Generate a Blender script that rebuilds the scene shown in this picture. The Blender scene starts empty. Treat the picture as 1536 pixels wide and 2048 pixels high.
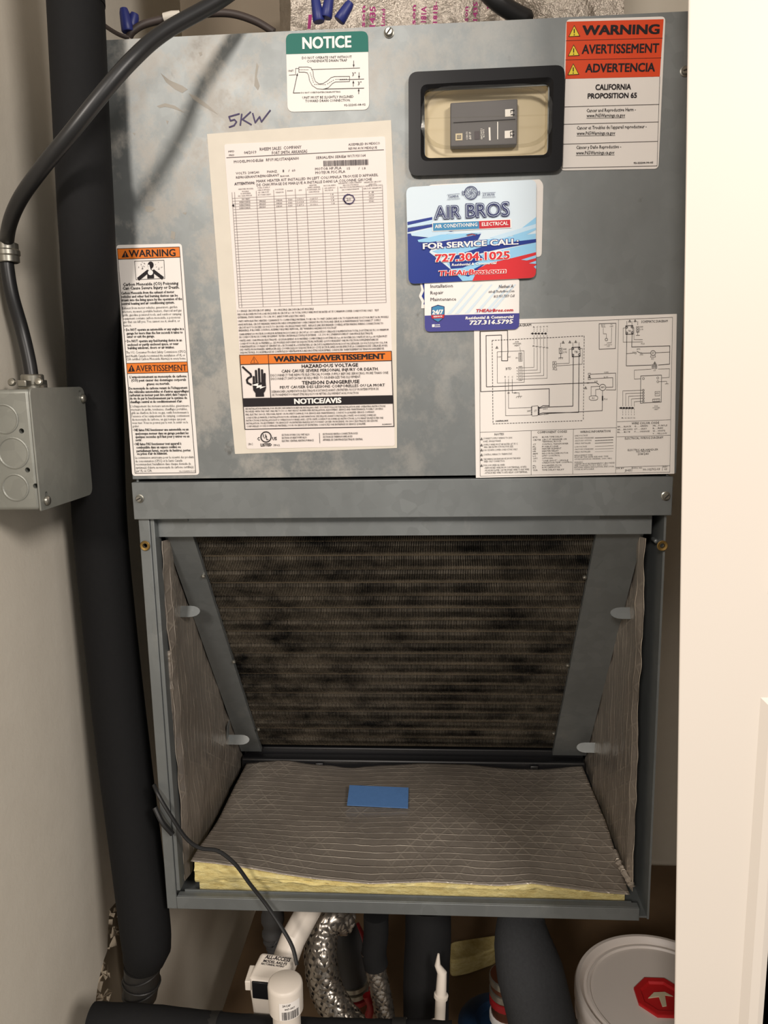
import bpy, bmesh, math, random
from mathutils import Vector, Matrix, noise
random.seed(7)
C = bpy.context.scene.collection
S = bpy.context.scene
# ------------------------------------------------------------------ camera
CAM = Vector((0.03583, -0.71704, 1.45))
RR = ((0.9978, -0.06578, 0.00812), (0.06344, 0.98333, 0.17039), (-0.01919, -0.1695, 0.98534))
F = 1538.0
cd = bpy.data.cameras.new('camera'); cam = bpy.data.objects.new('camera', cd); C.objects.link(cam)
cd.sensor_fit = 'HORIZONTAL'; cd.sensor_width = 36.0; cd.lens = F / 1536 * 36.0; cd.clip_start = 0.02
cam.matrix_world = Matrix(((RR[0][0], RR[0][2], -RR[0][1], CAM.x), (RR[1][0], RR[1][2], -RR[1][1], CAM.y),
                           (RR[2][0], RR[2][2], -RR[2][1], CAM.z), (0, 0, 0, 1)))
S.camera = cam
# ------------------------------------------------------------------ light
W = bpy.data.worlds.new('world'); S.world = W; W.use_nodes = True
W.node_tree.nodes['Background'].inputs[0].default_value = (1.0, 0.95, 0.89, 1)
W.node_tree.nodes['Background'].inputs[1].default_value = 0.36
def area(name, loc, tgt, size, power, col):
    l = bpy.data.lights.new(name, 'AREA'); l.shape = 'DISK'; l.size = size; l.energy = power; l.color = col
    o = bpy.data.objects.new(name, l); C.objects.link(o); o.location = loc
    o.rotation_euler = (Vector(tgt) - Vector(loc)).to_track_quat('-Z', 'Y').to_euler()
area('hall_lamp_left_offscreen', (-0.46, -2.25, 2.38), (0, 0.1, 1.2), 0.36, 31.0, (1.0, 0.915, 0.83))
area('hall_lamp_right_offscreen', (1.15, -1.80, 2.38), (-.2, 0.1, 1.2), 0.5, 27.0, (1.0, 0.925, 0.85))
S.view_settings.view_transform = 'Standard'; S.view_settings.look = 'None'
S.view_settings.gamma = 1.0; S.view_settings.use_curve_mapping = False
S.view_settings.exposure = 0.0
# ------------------------------------------------------------------ photo pixel -> point on a known plane
def ray(u, v):
    d = ((u - 768) / F, 1.0, -(v - 1024) / F)
    return Vector([sum(RR[i][k] * d[k] for k in range(3)) for i in range(3)])
def on(ax, u, v, val):
    d = ray(u, v); return CAM + d * ((val - CAM[ax]) / d[ax])
def oy(u, v, Y): return on(1, u, v, Y)
# ------------------------------------------------------------------ materials
def lin(c):
    return tuple((x / 255 / 12.92 if x / 255 <= .04045 else ((x / 255 + .055) / 1.055) ** 2.4) for x in c)
MATS = {}
class NT:
    def __init__(s, name):
        m = bpy.data.materials.new(name); m.use_nodes = True; s.m = m; s.t = m.node_tree
        s.b = s.t.nodes['Principled BSDF']; s._c = None; MATS[name] = m
    def n(s, typ, **kw):
        x = s.t.nodes.new(typ)
        for k, v in kw.items():
            if k in x.inputs: x.inputs[k].default_value = v
            else: setattr(x, k, v)
        return x
    def l(s, a, b): s.t.links.new(a, b)
    def co(s):
        if not s._c: s._c = s.n('ShaderNodeTexCoord').outputs['Object']
        return s._c
    def map(s, sc, rot=(0, 0, 0), loc=(0, 0, 0)):
        m = s.n('ShaderNodeMapping'); m.inputs['Scale'].default_value = sc; m.inputs['Rotation'].default_value = rot
        m.inputs['Location'].default_value = loc; s.l(s.co(), m.inputs[0]); return m.outputs[0]
    def noise(s, scale, detail=3, rough=.55, vec=None, dist=0.0):
        x = s.n('ShaderNodeTexNoise', Scale=scale, Detail=detail, Roughness=rough, Distortion=dist)
        s.l(vec or s.co(), x.inputs['Vector']); return x.outputs['Fac']
    def ramp(s, fac, stops):
        r = s.n('ShaderNodeValToRGB'); e = r.color_ramp.elements
        while len(e) < len(stops): e.new(.5)
        for k, (p, c) in enumerate(stops):
            e[k].position = p; e[k].color = (*c, 1) if len(c) == 3 else c
        s.l(fac, r.inputs[0]); return r.outputs[0]
    def gray(s, fac, a, b): return s.ramp(fac, [(a, (0, 0, 0)), (b, (1, 1, 1))])
    def math(s, op, a, b=None):
        x = s.n('ShaderNodeMath', operation=op)
        for k, v in enumerate((a, b)):
            if v is None: continue
            if isinstance(v, (int, float)): x.inputs[k].default_value = v
            else: s.l(v, x.inputs[k])
        return x.outputs[0]
    def mix(s, fac, a, b):
        x = s.n('ShaderNodeMix', data_type='RGBA')
        for k, v in ((0, fac), (6, a), (7, b)):
            if isinstance(v, (int, float)): x.inputs[k].default_value = v
            elif isinstance(v, tuple): x.inputs[k].default_value = (*v, 1)
            else: s.l(v, x.inputs[k])
        return x.outputs[2]
    def bump(s, h, strength=.3, dist=.001):
        x = s.n('ShaderNodeBump', Strength=strength, Distance=dist); s.l(h, x.inputs['Height']); s.l(x.outputs[0], s.b.inputs['Normal'])
    def col(s, c):
        if isinstance(c, tuple): s.b.inputs['Base Color'].default_value = (*c, 1)
        else: s.l(c, s.b.inputs['Base Color'])
    def set(s, **kw):
        for k, v in kw.items():
            i = s.b.inputs[k.replace('_', ' ')]
            if isinstance(v, (int, float, tuple)): i.default_value = v
            else: s.l(v, i)
def plain(name, rgb, rough=.5, metal=0.0, var=.08, scale=40, bump=0.0):
    t = NT(name); c = lin(rgb); f = t.noise(scale)
    t.col(t.mix(f, tuple(x * (1 - var) for x in c), tuple(min(1, x * (1 + var)) for x in c)))
    t.set(Roughness=rough, Metallic=metal)
    if bump: t.bump(f, bump, .001)
    return t
# galvanised sheet: spangle, pale oxide bloom that also paints in the upper-left glare, darker scuffs
def galv(name, bloom=False, base=(132, 136, 136), rough=.45, metal=.52):
    t = NT(name); c = lin(base)
    v = t.n('ShaderNodeTexVoronoi', Scale=95.0); t.l(t.co(), v.inputs['Vector'])
    sp = t.gray(v.outputs['Color'], 0.0, 1.0)
    big = t.noise(9, 4, .6, t.map((1, 1, .45)))
    col = t.mix(sp, tuple(x * .9 for x in c), tuple(x * 1.1 for x in c))
    col = t.mix(t.gray(big, .35, .7), tuple(x * .80 for x in c), col)
    r = t.math('ADD', t.math('MULTIPLY', t.noise(30, 4), .16), rough - .08)
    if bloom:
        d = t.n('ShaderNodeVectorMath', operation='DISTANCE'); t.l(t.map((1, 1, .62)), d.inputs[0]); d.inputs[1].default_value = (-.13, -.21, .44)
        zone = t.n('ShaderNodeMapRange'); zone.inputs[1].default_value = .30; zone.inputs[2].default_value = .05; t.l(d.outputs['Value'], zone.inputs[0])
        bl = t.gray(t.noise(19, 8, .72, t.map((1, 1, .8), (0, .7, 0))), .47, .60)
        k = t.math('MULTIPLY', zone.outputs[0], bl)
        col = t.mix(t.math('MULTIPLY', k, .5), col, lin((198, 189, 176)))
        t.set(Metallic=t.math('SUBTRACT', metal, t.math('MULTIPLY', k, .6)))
        ds = t.gray(t.noise(42, 5, .6, t.map((1, 1, .8))), .66, .74)
        col = t.mix(t.math('MULTIPLY', ds, .6), col, lin((84, 82, 78)))
    else:
        t.set(Metallic=metal)
        ds = t.gray(t.noise(26, 6, .65, t.map((1, 1, .5))), .60, .78)
        col = t.mix(t.math('MULTIPLY', ds, .35), col, lin((170, 168, 160)))
    t.col(col); t.set(Roughness=r)
    t.bump(t.noise(140, 3), .06, .0006)
def lowspec(*names):
    for n in names: MATS[n].node_tree.nodes['Principled BSDF'].inputs['Specular IOR Level'].default_value = .2
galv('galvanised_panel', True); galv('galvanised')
galv('box_steel', False, (150, 151, 144), .45, .4)
plain('screw_metal', (165, 162, 152), .32, .85, .15, 300)
plain('screw_slot', (40, 38, 35), .7)  # dark colour painted in for the shade inside screw slots
plain('brass_dirty', (150, 122, 70), .4, .8, .2, 200)
plain('label_white', (238, 232, 226), .42, 0, .02, 30)
plain('label_rating', (236, 226, 220), .5, 0, .02, 30)
plain('paper_backing', (222, 214, 200), .75, 0, .06, 60)
plain('ink_black', (38, 33, 36), .6); plain('ink_grey', (92, 86, 90), .6); plain('ink_violet', (70, 60, 96), .5)
plain('print_white', (242, 238, 234), .45, 0, .01)
plain('print_orange', (226, 122, 44), .45, 0, .03); plain('print_redorange', (222, 78, 42), .4, 0, .03)
plain('print_green', (22, 106, 94), .45, 0, .03); plain('print_yellow', (236, 214, 70), .4, 0, .02)
plain('card_sky', (214, 228, 238), .32, 0, .03, 12); plain('card_blue', (38, 58, 140), .32, 0, .03)
plain('card_lightblue', (150, 204, 238), .32, 0, .05, 20); plain('card_red', (214, 52, 58), .32, 0, .02)
plain('card_navy', (52, 56, 100), .35); plain('card_purple', (76, 76, 146), .32, 0, .03); plain('card_teal', (70, 138, 182), .32)
plain('card_crimson', (196, 50, 60), .32); plain('card_ice', (196, 222, 240), .32, 0, .02)
plain('magnet_back', (40, 40, 42), .7)
plain('black_plastic', (26, 26, 28), .28, 0, .05); plain('black_rubber', (24, 24, 25), .6, 0, .1, 80)
plain('cream_plastic', (216, 202, 172), .5, 0, .03); plain('breaker_grey', (104, 102, 104), .45, 0, .05)
plain('foam_black', (25, 25, 26), .8, 0, .12, 220, .15); plain('foam_fuzzy', (58, 59, 61), .9, 0, .2, 300, .4)
plain('cable_black', (34, 34, 35), .38, 0, .1, 60); plain('wire_black', (22, 22, 23), .5)
plain('tape_black', (36, 35, 34), .45, 0, .2, 90, .3)
plain('wirenut_blue', (36, 46, 116), .45, 0, .06); plain('wire_brown', (62, 52, 48), .55); plain('tape_white', (205, 198, 185), .6)
plain('pvc_white', (222, 212, 200), .4, 0, .04, 25); plain('pvc_clear', (205, 196, 186), .3)
plain('steel_braid', (168, 160, 150), .3, .9, .15, 200); plain('steel_core', (52, 48, 44), .6)
plain('rubber_grey', (58, 57, 57), .65); plain('red_plastic', (150, 26, 30), .45); plain('copper_dark', (104, 62, 44), .4, .6)
plain('blue_plastic', (28, 54, 84), .45); plain('bucket_white', (236, 227, 220), .42, 0, .03, 14); plain('cap_red', (200, 30, 34), .4)
plain('wire_steel', (150, 146, 140), .35, .9); plain('print_magenta', (150, 36, 104), .5)
plain('tape_blue', (84, 126, 182), .7, 0, .08, 120, .2); plain('pan_black', (24, 24, 26), .4, 0, .1)
plain('door_paint', (232, 222, 210), .45, 0, .012, 6); plain('duct_board', (120, 108, 92), .8, 0, .1, 20)
plain('gypsum', (190, 176, 155), .95, 0, .18, 60, .5); plain('wall_brown', (150, 136, 116), .9, 0, .08, 14)
plain('floor_concrete', (120, 112, 100), .9, 0, .15, 9); plain('tank_white', (176, 166, 150), .5); plain('platform_wood', (112, 90, 66), .7, 0, .2, 18)
lowspec(*[n for n in MATS if n.split('_')[0] in ('label', 'ink', 'print', 'card', 'paper', 'foam')], 'black_plastic', 'black_rubber', 'breaker_grey', 'cream_plastic')
t = NT('wall_paint'); f = t.noise(170, 5, .6); g = t.noise(28, 4)
t.col(t.mix(g, lin((226, 217, 202)), lin((236, 228, 213)))); t.set(Roughness=.85)
t.bump(t.math('ADD', t.math('MULTIPLY', f, .6), g), .35, .0012)
t = NT('fiberglass'); f = t.noise(60, 6, .7, t.map((1, 1, 3)))
t.col(t.ramp(f, [(.3, lin((196, 174, 108))), (.55, lin((224, 208, 144))), (.75, lin((238, 226, 174)))])); t.set(Roughness=.95); t.bump(f, .8, .004)
# foil facing with the scrim yarns showing through
def foil(name, ax, base, scrim, rough, met, period=.0128, amt=.75):
    t = NT(name); c = t.co()
    nz = t.n('ShaderNodeTexNoise', Scale=22.0, Detail=4.0); t.l(c, nz.inputs['Vector'])
    wob = t.n('ShaderNodeVectorMath', operation='MULTIPLY_ADD'); t.l(nz.outputs['Color'], wob.inputs[0]); wob.inputs[1].default_value = (.007,) * 3; t.l(c, wob.inputs[2])
    sep = t.n('ShaderNodeSeparateXYZ'); t.l(wob.outputs[0], sep.inputs[0])
    a, b = sep.outputs[ax[0]], sep.outputs[ax[1]]
    def yarn(v, period, wid):
        m = t.math('PINGPONG', v, period / 2)
        r = t.n('ShaderNodeMapRange'); r.inputs[1].default_value = wid; r.inputs[2].default_value = 0.0; t.l(m, r.inputs[0]); return r.outputs[0]
    y1 = yarn(b, period, .0010)
    d1 = t.math('ADD', t.math('MULTIPLY', a, .8), t.math('MULTIPLY', b, .55)); d2 = t.math('SUBTRACT', t.math('MULTIPLY', a, .8), t.math('MULTIPLY', b, .55))
    y2 = t.math('MAXIMUM', yarn(d1, .0165, .0017), yarn(d2, .0165, .0017))
    fade = t.gray(t.noise(11, 3), .38, .62)
    h = t.math('MAXIMUM', y1, t.math('MULTIPLY', y2, t.math('MULTIPLY', fade, .42)))
    brk = t.gray(t.noise(45, 3), .36, .55)
    lines = t.math('MULTIPLY', h, brk)
    blot = t.noise(14, 5, .65)
    cb = t.mix(blot, tuple(x * .75 for x in lin(base)), tuple(x * 1.2 for x in lin(base)))
    t.col(t.mix(t.math('MULTIPLY', lines, amt), cb, lin(scrim))); t.set(Metallic=met, Roughness=t.math('ADD', t.math('MULTIPLY', blot, .2), rough - .1))
    t.bump(t.math('ADD', h, t.math('MULTIPLY', t.noise(55, 5), .9)), .55, .0016)
foil('foil_floor', (0, 1), (168, 158, 147), (236, 224, 206), .32, .58, .0105, .7)
foil('foil_side', (2, 1), (168, 158, 147), (236, 224, 206), .32, .58, .0105, .7)
t = NT('foil_tape'); f = t.noise(48, 6, .7)
t.col(t.ramp(f, [(.3, lin((176, 166, 154))), (.7, lin((190, 180, 168)))])); t.set(Metallic=.85, Roughness=.3); t.bump(f, .9, .006)
t = NT('coil_fin'); f = t.noise(16, 6, .7, t.map((1, 1, 1.6))); g = t.noise(120, 2)
t.col(t.mix(t.gray(f, .36, .60), lin((26, 24, 21)), t.mix(g, lin((112, 103, 90)), lin((156, 145, 128))))); t.set(Metallic=.35, Roughness=.6)
plain('tube_metal', (128, 116, 98), .5, .5, .3, 40); plain('coil_tube', (52, 47, 40), .6, .4, .3, 60)
t = NT('clear_plastic'); tr = t.n('ShaderNodeBsdfTransparent'); tr.inputs[0].default_value = (.97, .96, .93, 1); gl = t.n('ShaderNodeBsdfGlossy', Roughness=.08)
fr = t.n('ShaderNodeFresnel', IOR=1.45); mx = t.n('ShaderNodeMixShader'); t.l(t.math('ADD', fr.outputs[0], .02), mx.inputs[0]); t.l(tr.outputs[0], mx.inputs[1]); t.l(gl.outputs[0], mx.inputs[2])
t.l(mx.outputs[0], t.t.nodes['Material Output'].inputs[0])
# ------------------------------------------------------------------ mesh builder
ORG = {}
class MB:
    def __init__(s): s.v = []; s.f = []
    def add(s, vs, fs):
        o = len(s.v); s.v += [Vector(p) for p in vs]; s.f += [tuple(i + o for i in q) for q in fs]; return s
    def box(s, a, b):
        x0, y0, z0 = a; x1, y1, z1 = b
        return s.add([(x0, y0, z0), (x1, y0, z0), (x1, y1, z0), (x0, y1, z0), (x0, y0, z1), (x1, y0, z1), (x1, y1, z1), (x0, y1, z1)],
                     [(0, 3, 2, 1), (4, 5, 6, 7), (0, 1, 5, 4), (1, 2, 6, 5), (2, 3, 7, 6), (3, 0, 4, 7)])
    def prism(s, pts, off):               # polygon pts (3d list) extruded by vector off
        n = len(pts); off = Vector(off); vs = [Vector(p) for p in pts]; vs += [p + off for p in vs]
        return s.add(vs, [tuple(range(n - 1, -1, -1)), tuple(range(n, 2 * n))] + [(i, (i + 1) % n, n + (i + 1) % n, n + i) for i in range(n)])
    def poly(s, pts): return s.add(pts, [tuple(range(len(pts)))])
    def tube(s, path, r, n=14, cap=True):
        P = [Vector(p) for p in path]; m = len(P); rs = r if isinstance(r, (list, tuple)) else [r] * m
        fr = frames(P); vs = []
        for k in range(m):
            a, b = fr[k][1], fr[k][2]
            for j in range(n):
                th = 2 * math.pi * j / n; vs.append(P[k] + (a * math.cos(th) + b * math.sin(th)) * rs[k])
        fs = [(k * n + j, k * n + (j + 1) % n, (k + 1) * n + (j + 1) % n, (k + 1) * n + j) for k in range(m - 1) for j in range(n)]
        if cap: fs += [tuple(range(n - 1, -1, -1)), tuple((m - 1) * n + j for j in range(n))]
        return s.add(vs, fs)
    def lathe(s, prof, base, axis=(0, 0, 1), n=40, caps=True):      # prof: (r, h)
        z = Vector(axis).normalized(); x = z.orthogonal().normalized(); y = z.cross(x); base = Vector(base); vs = []; m = len(prof)
        for r, h in prof:
            for j in range(n):
                th = 2 * math.pi * j / n; vs.append(base + z * h + (x * math.cos(th) + y * math.sin(th)) * max(r, 1e-5))
        fs = [(k * n + j, k * n + (j + 1) % n, (k + 1) * n + (j + 1) % n, (k + 1) * n + j) for k in range(m - 1) for j in range(n)]
        if caps: fs += [tuple(range(n - 1, -1, -1)), tuple((m - 1) * n + j for j in range(n))]
        return s.add(vs, fs)
    def grid(s, fn, nu, nv):
        vs = [fn(i / nu, j / nv) for j in range(nv + 1) for i in range(nu + 1)]; w = nu + 1
        return s.add(vs, [(j * w + i, j * w + i + 1, (j + 1) * w + i + 1, (j + 1) * w + i) for j in range(nv) for i in range(nu)])
    def build(s, name, mat, parent=None, smooth=False, bevel=0.0, loc=None, solid=0.0):
        o0 = ORG.get(parent.name, Vector()) if parent else Vector(loc or (0, 0, 0))
        me = bpy.data.meshes.new(name); me.from_pydata([p - o0 for p in s.v], [], s.f); me.update()
        bm = bmesh.new(); bm.from_mesh(me); bmesh.ops.recalc_face_normals(bm, faces=bm.faces); bm.to_mesh(me); bm.free()
        me.materials.append(MATS[mat]); ob = bpy.data.objects.new(name, me); C.objects.link(ob)
        if smooth:
            for p in me.polygons: p.use_smooth = True
            try: me.set_sharp_from_angle(angle=math.radians(42))
            except Exception: pass
        if parent: ob.parent = parent; ORG[ob.name] = o0
        else: ob.location = o0; ORG[ob.name] = o0
        if solid:
            k = ob.modifiers.new('thickness', 'SOLIDIFY'); k.thickness = solid; k.offset = 0
        if bevel:
            b = ob.modifiers.new('bevel', 'BEVEL'); b.width = bevel; b.segments = 3; b.limit_method = 'ANGLE'; b.angle_limit = math.radians(40)
            for p in me.polygons: p.use_smooth = True
            try: me.set_sharp_from_angle(angle=math.radians(42))
            except Exception: pass
        return ob
def frames(P):
    m = len(P); out = []; prev = None
    for k in range(m):
        t = (P[min(k + 1, m - 1)] - P[max(k - 1, 0)]).normalized()
        if prev is None: a = t.orthogonal().normalized()
        else: a = (prev - t * prev.dot(t)).normalized()
        prev = a; out.append((t, a, t.cross(a)))
    return out
def spline(pts, n=8):
    P = [Vector(p) for p in pts]; P = [P[0] * 2 - P[1]] + P + [P[-1] * 2 - P[-2]]; out = []
    for i in range(1, len(P) - 2):
        for k in range(n):
            t = k / n; a, b, c, d = P[i - 1:i + 3]
            out.append(.5 * ((2 * b) + (c - a) * t + (2 * a - 5 * b + 4 * c - d) * t * t + (3 * b - a - 3 * c + d) * t ** 3))
    out.append(P[-2]); return out
def tag(o, label, cat, group=None, kind=None):
    if label: o['label'] = label
    if cat: o['category'] = cat
    if group: o['group'] = group
    if kind: o['kind'] = kind
    return o
def thing(name, loc, label, cat, group=None):
    o = bpy.data.objects.new(name, None); C.objects.link(o); o.location = loc; o.empty_display_size = .05
    ORG[o.name] = Vector(loc); return tag(o, label, cat, group)
def struct(o): o['kind'] = 'structure'; return o
def rounded(pts, r, seg=5):
    out = []; n = len(pts); P = [Vector(p) for p in pts]
    for i in range(n):
        p, a, b = P[i], P[i - 1], P[(i + 1) % n]; da = (a - p).normalized(); db = (b - p).normalized()
        rr = r[i] if isinstance(r, (list, tuple)) else r
        if rr <= 0: out.append(p); continue
        for k in range(seg + 1):
            t = k / seg; out.append((p + da * rr) * (1 - t) ** 2 + p * 2 * t * (1 - t) + (p + db * rr) * t * t)
    return out
def drill(ob, cut):
    c = cut.build('cut', 'screw_metal', None); b = ob.modifiers.new('drill', 'BOOLEAN'); b.object = c; b.operation = 'DIFFERENCE'; b.solver = 'EXACT'
    bpy.context.view_layer.update(); dg = bpy.context.evaluated_depsgraph_get(); me = bpy.data.meshes.new_from_object(ob.evaluated_get(dg)); ob.modifiers.clear(); ob.data = me
    bpy.data.objects.remove(c)
def cp(src, parent, loc, name=None):
    o = src.copy(); C.objects.link(o); o.parent = parent; o.location = loc; ORG[o.name] = ORG[src.name]; return o
# ------------------------------------------------------------------ flat print on a plane of constant Y
K = dict(P=(0, 0, 1), A=(500, 0, 3.072), B=(800, 0, 2.56), C=(410, 260, 3.9385), D=(460, 600, 4.5176), E=(220, 480, 4.265), F=(800, 350, 5.12), G=(930, 620, 3.491), H=(0, 0, 2.743))
_tc = {}
def text_geo(s, bold, res):
    k = (s, bold, res)
    if k not in _tc:
        cu = bpy.data.curves.new('t', 'FONT'); cu.body = s; cu.resolution_u = res; cu.offset = bold; cu.fill_mode = 'FRONT'
        ob = bpy.data.objects.new('t', cu); me = bpy.data.meshes.new_from_object(ob)
        vs = [(v.co.x, v.co.y) for v in me.vertices]; fs = [tuple(p.vertices) for p in me.polygons]
        bpy.data.objects.remove(ob); bpy.data.curves.remove(cu); bpy.data.meshes.remove(me); _tc[k] = (vs, fs)
    return _tc[k]
_H = text_geo('H', 0, 2)[0]; CAPH = max(v[1] for v in _H) - min(v[1] for v in _H)
class Print:
    def __init__(s, crop, Y): s.k = crop; s.Y = Y; s.m = {}
    def pt(s, x, y, lay=0, k=None):
        ox, oyy, sc = K[k or s.k]; p = on(1, ox + x / sc, oyy + y / sc, s.Y - lay * .0002 - getattr(s, 'np', 0) * 6e-6); return p
    def mb(s, mat, lay): return s.m.setdefault((mat, lay), MB())
    def text(s, t, x0, y0, x1, y1, h, mat='ink_black', bold=.0, lay=2, k=None, shear=0.0):
        if not t.strip(): return
        a, b = s.pt(x0, y0, lay, k), s.pt(x1, y1, lay, k); dx, dy = x1 - x0, y1 - y0; L = math.hypot(dx, dy)
        up = s.pt(x0 + dy / L * h, y0 - dx / L * h, lay, k) - a
        vs, fs = text_geo(t, min(bold, 0.0), 1 if h / K[k or s.k][2] < 9 else 3)
        if not vs: return
        mn = min(v[0] for v in vs); w = max(v[0] for v in vs) - mn; ex = (b - a) / w
        H = up.length; n = ex.normalized(); ez = (up - n * up.dot(n)).normalized() * (H / CAPH)
        ex_ = bold if bold > .005 else 0.0; k_ = w / (w + 2 * ex_); i_ = 0
        for q in ((-ex_, 0, ex_) if ex_ > .016 else (-ex_, ex_) if ex_ else (0,)):
            for q2 in ((-ex_ * .6, ex_ * .6) if ex_ > .016 else (0,)):
                i_ += 1; back = Vector((0, -.000012 * i_, 0))
                s.mb(mat, lay).add([a + back + ex * ((x - mn + ex_ + q) * k_) + ez * (y + q2) + n * (shear * y * H / CAPH) for x, y in vs], fs)
    def para(s, rows, h, mat='ink_black', bold=0.0, lay=2, k=None):
        for (t, x0, y0, x1, y1) in rows: s.text(t, x0, y0, x1, y1, h, mat, bold, lay, k)
    def line(s, pts, w=2.5, mat='ink_black', lay=2, k=None, close=False):
        P = [s.pt(x, y, lay, k) for x, y in pts]; sc = (s.pt(pts[0][0] + 1, pts[0][1], lay, k) - P[0]).length * w / 2; m = s.mb(mat, lay)
        if close: P.append(P[0])
        for i_, (a, b) in enumerate(zip(P, P[1:])):
            a = a + Vector((0, -8e-6 * (i_ % 3), 0)); b = b + Vector((0, -8e-6 * (i_ % 3), 0)); d = (b - a)
            if d.length < 1e-7: continue
            d.normalize(); n = Vector((-d.z, 0, d.x)) * sc; e = d * sc * .6
            m.poly([a - e - n, b + e - n, b + e + n, a - e + n])
    def dash(s, a, b, n, w=2.5, mat='ink_black', lay=2, duty=.55):
        for i in range(n):
            t0, t1 = i / n, (i + duty) / n
            s.line([(a[0] + (b[0] - a[0]) * t, a[1] + (b[1] - a[1]) * t) for t in (t0, t1)], w, mat, lay)
    def poly(s, pts, mat, lay=1, k=None):
        s.np = getattr(s, 'np', 0) + 1
        if mat[:5] in ('card_', 'print') and mat != 'print_white': s.m[(mat, lay, s.np)] = MB().poly([s.pt(x, y, lay, k) for x, y in pts]); return
        s.mb(mat, lay).poly([s.pt(x, y, lay, k) for x, y in pts])
    def disc(s, x, y, r, mat, lay=2, ry=None, k=None): s.poly([(x + r * math.cos(a * math.pi / 12), y + (ry or r) * math.sin(a * math.pi / 12)) for a in range(24)], mat, lay, k)
    def ring(s, x, y, r, w, mat='ink_black', lay=2): s.line([(x + r * math.cos(a * math.pi / 12), y + r * math.sin(a * math.pi / 12)) for a in range(24)], w, mat, lay, close=True)
    def arrow(s, a, b, w=3): # head at b
        s.line([a, b], w); dx, dy = b[0] - a[0], b[1] - a[1]; L = math.hypot(dx, dy); dx /= L; dy /= L
        s.poly([b, (b[0] - dx * 14 - dy * 6, b[1] - dy * 14 + dx * 6), (b[0] - dx * 14 + dy * 6, b[1] - dy * 14 - dx * 6)], 'ink_black', 2)
    def rows(s, a, b, n, L, w): pass
    def sheet(s, pts, r, mat, name, parent, thick=.0004, k=None):
        q = [s.pt(x, y, 0, k) for x, y in pts]; rr = [x * .00047 for x in r] if isinstance(r, (list, tuple)) else r * .00047
        return MB().prism(rounded(q, rr), (0, thick, 0)).build(name, mat, parent)
    def emit(s, parent):
        nm = {'ink_black': 'black_print', 'ink_grey': 'grey_print', 'print_white': 'white_print', 'ink_violet': 'ink_marks'}
        for (mat, lay, *_), m in s.m.items():
            n = nm.get(mat, mat.replace('print_', '').replace('card_', '') + '_print'); o = m.build(n, mat, parent)
            if lay == 2.5: o['kind'] = 'stuff'
# ================================================================== the closet
WXL, WXR, WYB, ZC = -0.356, 0.62, 0.74, 2.42
m = MB()    # left wall, with the broken gypsum edge low down by the pipe
edge = [(.74, ZC), (.74, 0), (.165, 0), (.16, .6), (.15, .70), (.156, .78), (.13, .838), (.105, .828), (.085, .832), (.0775, .812), (.071, .789), (.060, .785), (.048, .776), (.040, .768), (.030, .752), (.016, .746), (-.01, .70), (-.02, .5), (-.02, 0), (-.62, 0), (-.62, ZC)]
m.prism([(WXL, y, z) for y, z in edge], (-.013, 0, 0))
wl = struct(m.build('wall_left', 'wall_paint'))
struct(MB().box((WXL - .055, -.02, 0), (WXL - .045, WYB, ZC)).build('wall_cavity', 'wall_brown'))
m = MB()
for i in range(70):      # crumbled gypsum and torn paper along the break
    z = random.uniform(.66, .835); y = .055 + (z - .76) * .5 + random.uniform(-.01, .075)
    s = random.uniform(.003, .009); p = Vector((WXL - random.uniform(.006, .03), y, z))
    vs = [p + Vector((random.uniform(-1, 1), random.uniform(-1, 1), random.uniform(-1, 1))) * s for _ in range(6)]
    m.add(vs, [(0, 1, 2), (0, 2, 3), (0, 3, 4), (0, 4, 1), (5, 2, 1), (5, 3, 2), (5, 4, 3), (5, 1, 4)])
g = m.build('broken_gypsum', 'gypsum', wl); g['kind'] = 'stuff'
struct(MB().box((WXL - .10, WYB, 0), (WXR + .1, WYB + .05, ZC)).build('wall_back', 'wall_paint'))
struct(MB().box((WXR, -.14, 0), (WXR + .05, WYB, ZC)).build('wall_right', 'wall_paint'))
struct(MB().box((-.9, -2.2, -.05), (1.4, WYB + .05, 0)).build('floor', 'floor_concrete'))
struct(MB().box((WXL - .1, -.14, ZC), (WXR + .1, WYB + .05, ZC + .05)).build('ceiling', 'wall_paint'))
# white moulded door leaf, a touch out of plumb
d = thing('door_1', (.40, -.135, 0), None, None); d['kind'] = 'structure'
def dx(z): return oy(1350, 1850, -.155).x + (oy(1350, 1850, -.155).z - z) * (.0217 / .676)
m = MB(); m.prism([(dx(.01), -.155, .01), (dx(.01) + .62, -.155, .01), (dx(2.02) + .62, -.155, 2.02), (dx(2.02), -.155, 2.02)], (.022, .035, 0))
leaf = m.build('door_leaf', 'door_paint', d, bevel=.002)
pz = oy(1525, 1385, -.155).z; x0 = oy(1514, 1500, -.155).x
for (za, zb) in ((.22, pz - .004), (oy(1525, 1188, -.155).z, 1.93)):     # raised moulding rings of the two panels
    L = []
    for ins, dep in ((0, 0), (.006, .004), (.013, .004), (.019, 0), (.032, 0.0), (.04, .003)):
        L.append([(x0 + ins + .0 , -.155 - dep, za + ins), (x0 + .36 - ins, -.155 - dep, za + ins), (x0 + .36 - ins, -.155 - dep, zb - ins), (x0 + ins, -.155 - dep, zb - ins)])
    m = MB()
    for a, b in zip(L, L[1:]): m.add(a + b, [(i, (i + 1) % 4, 4 + (i + 1) % 4, 4 + i) for i in range(4)])
    m.poly(L[-1]); m.build('door_panel', 'door_paint', d)
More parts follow.
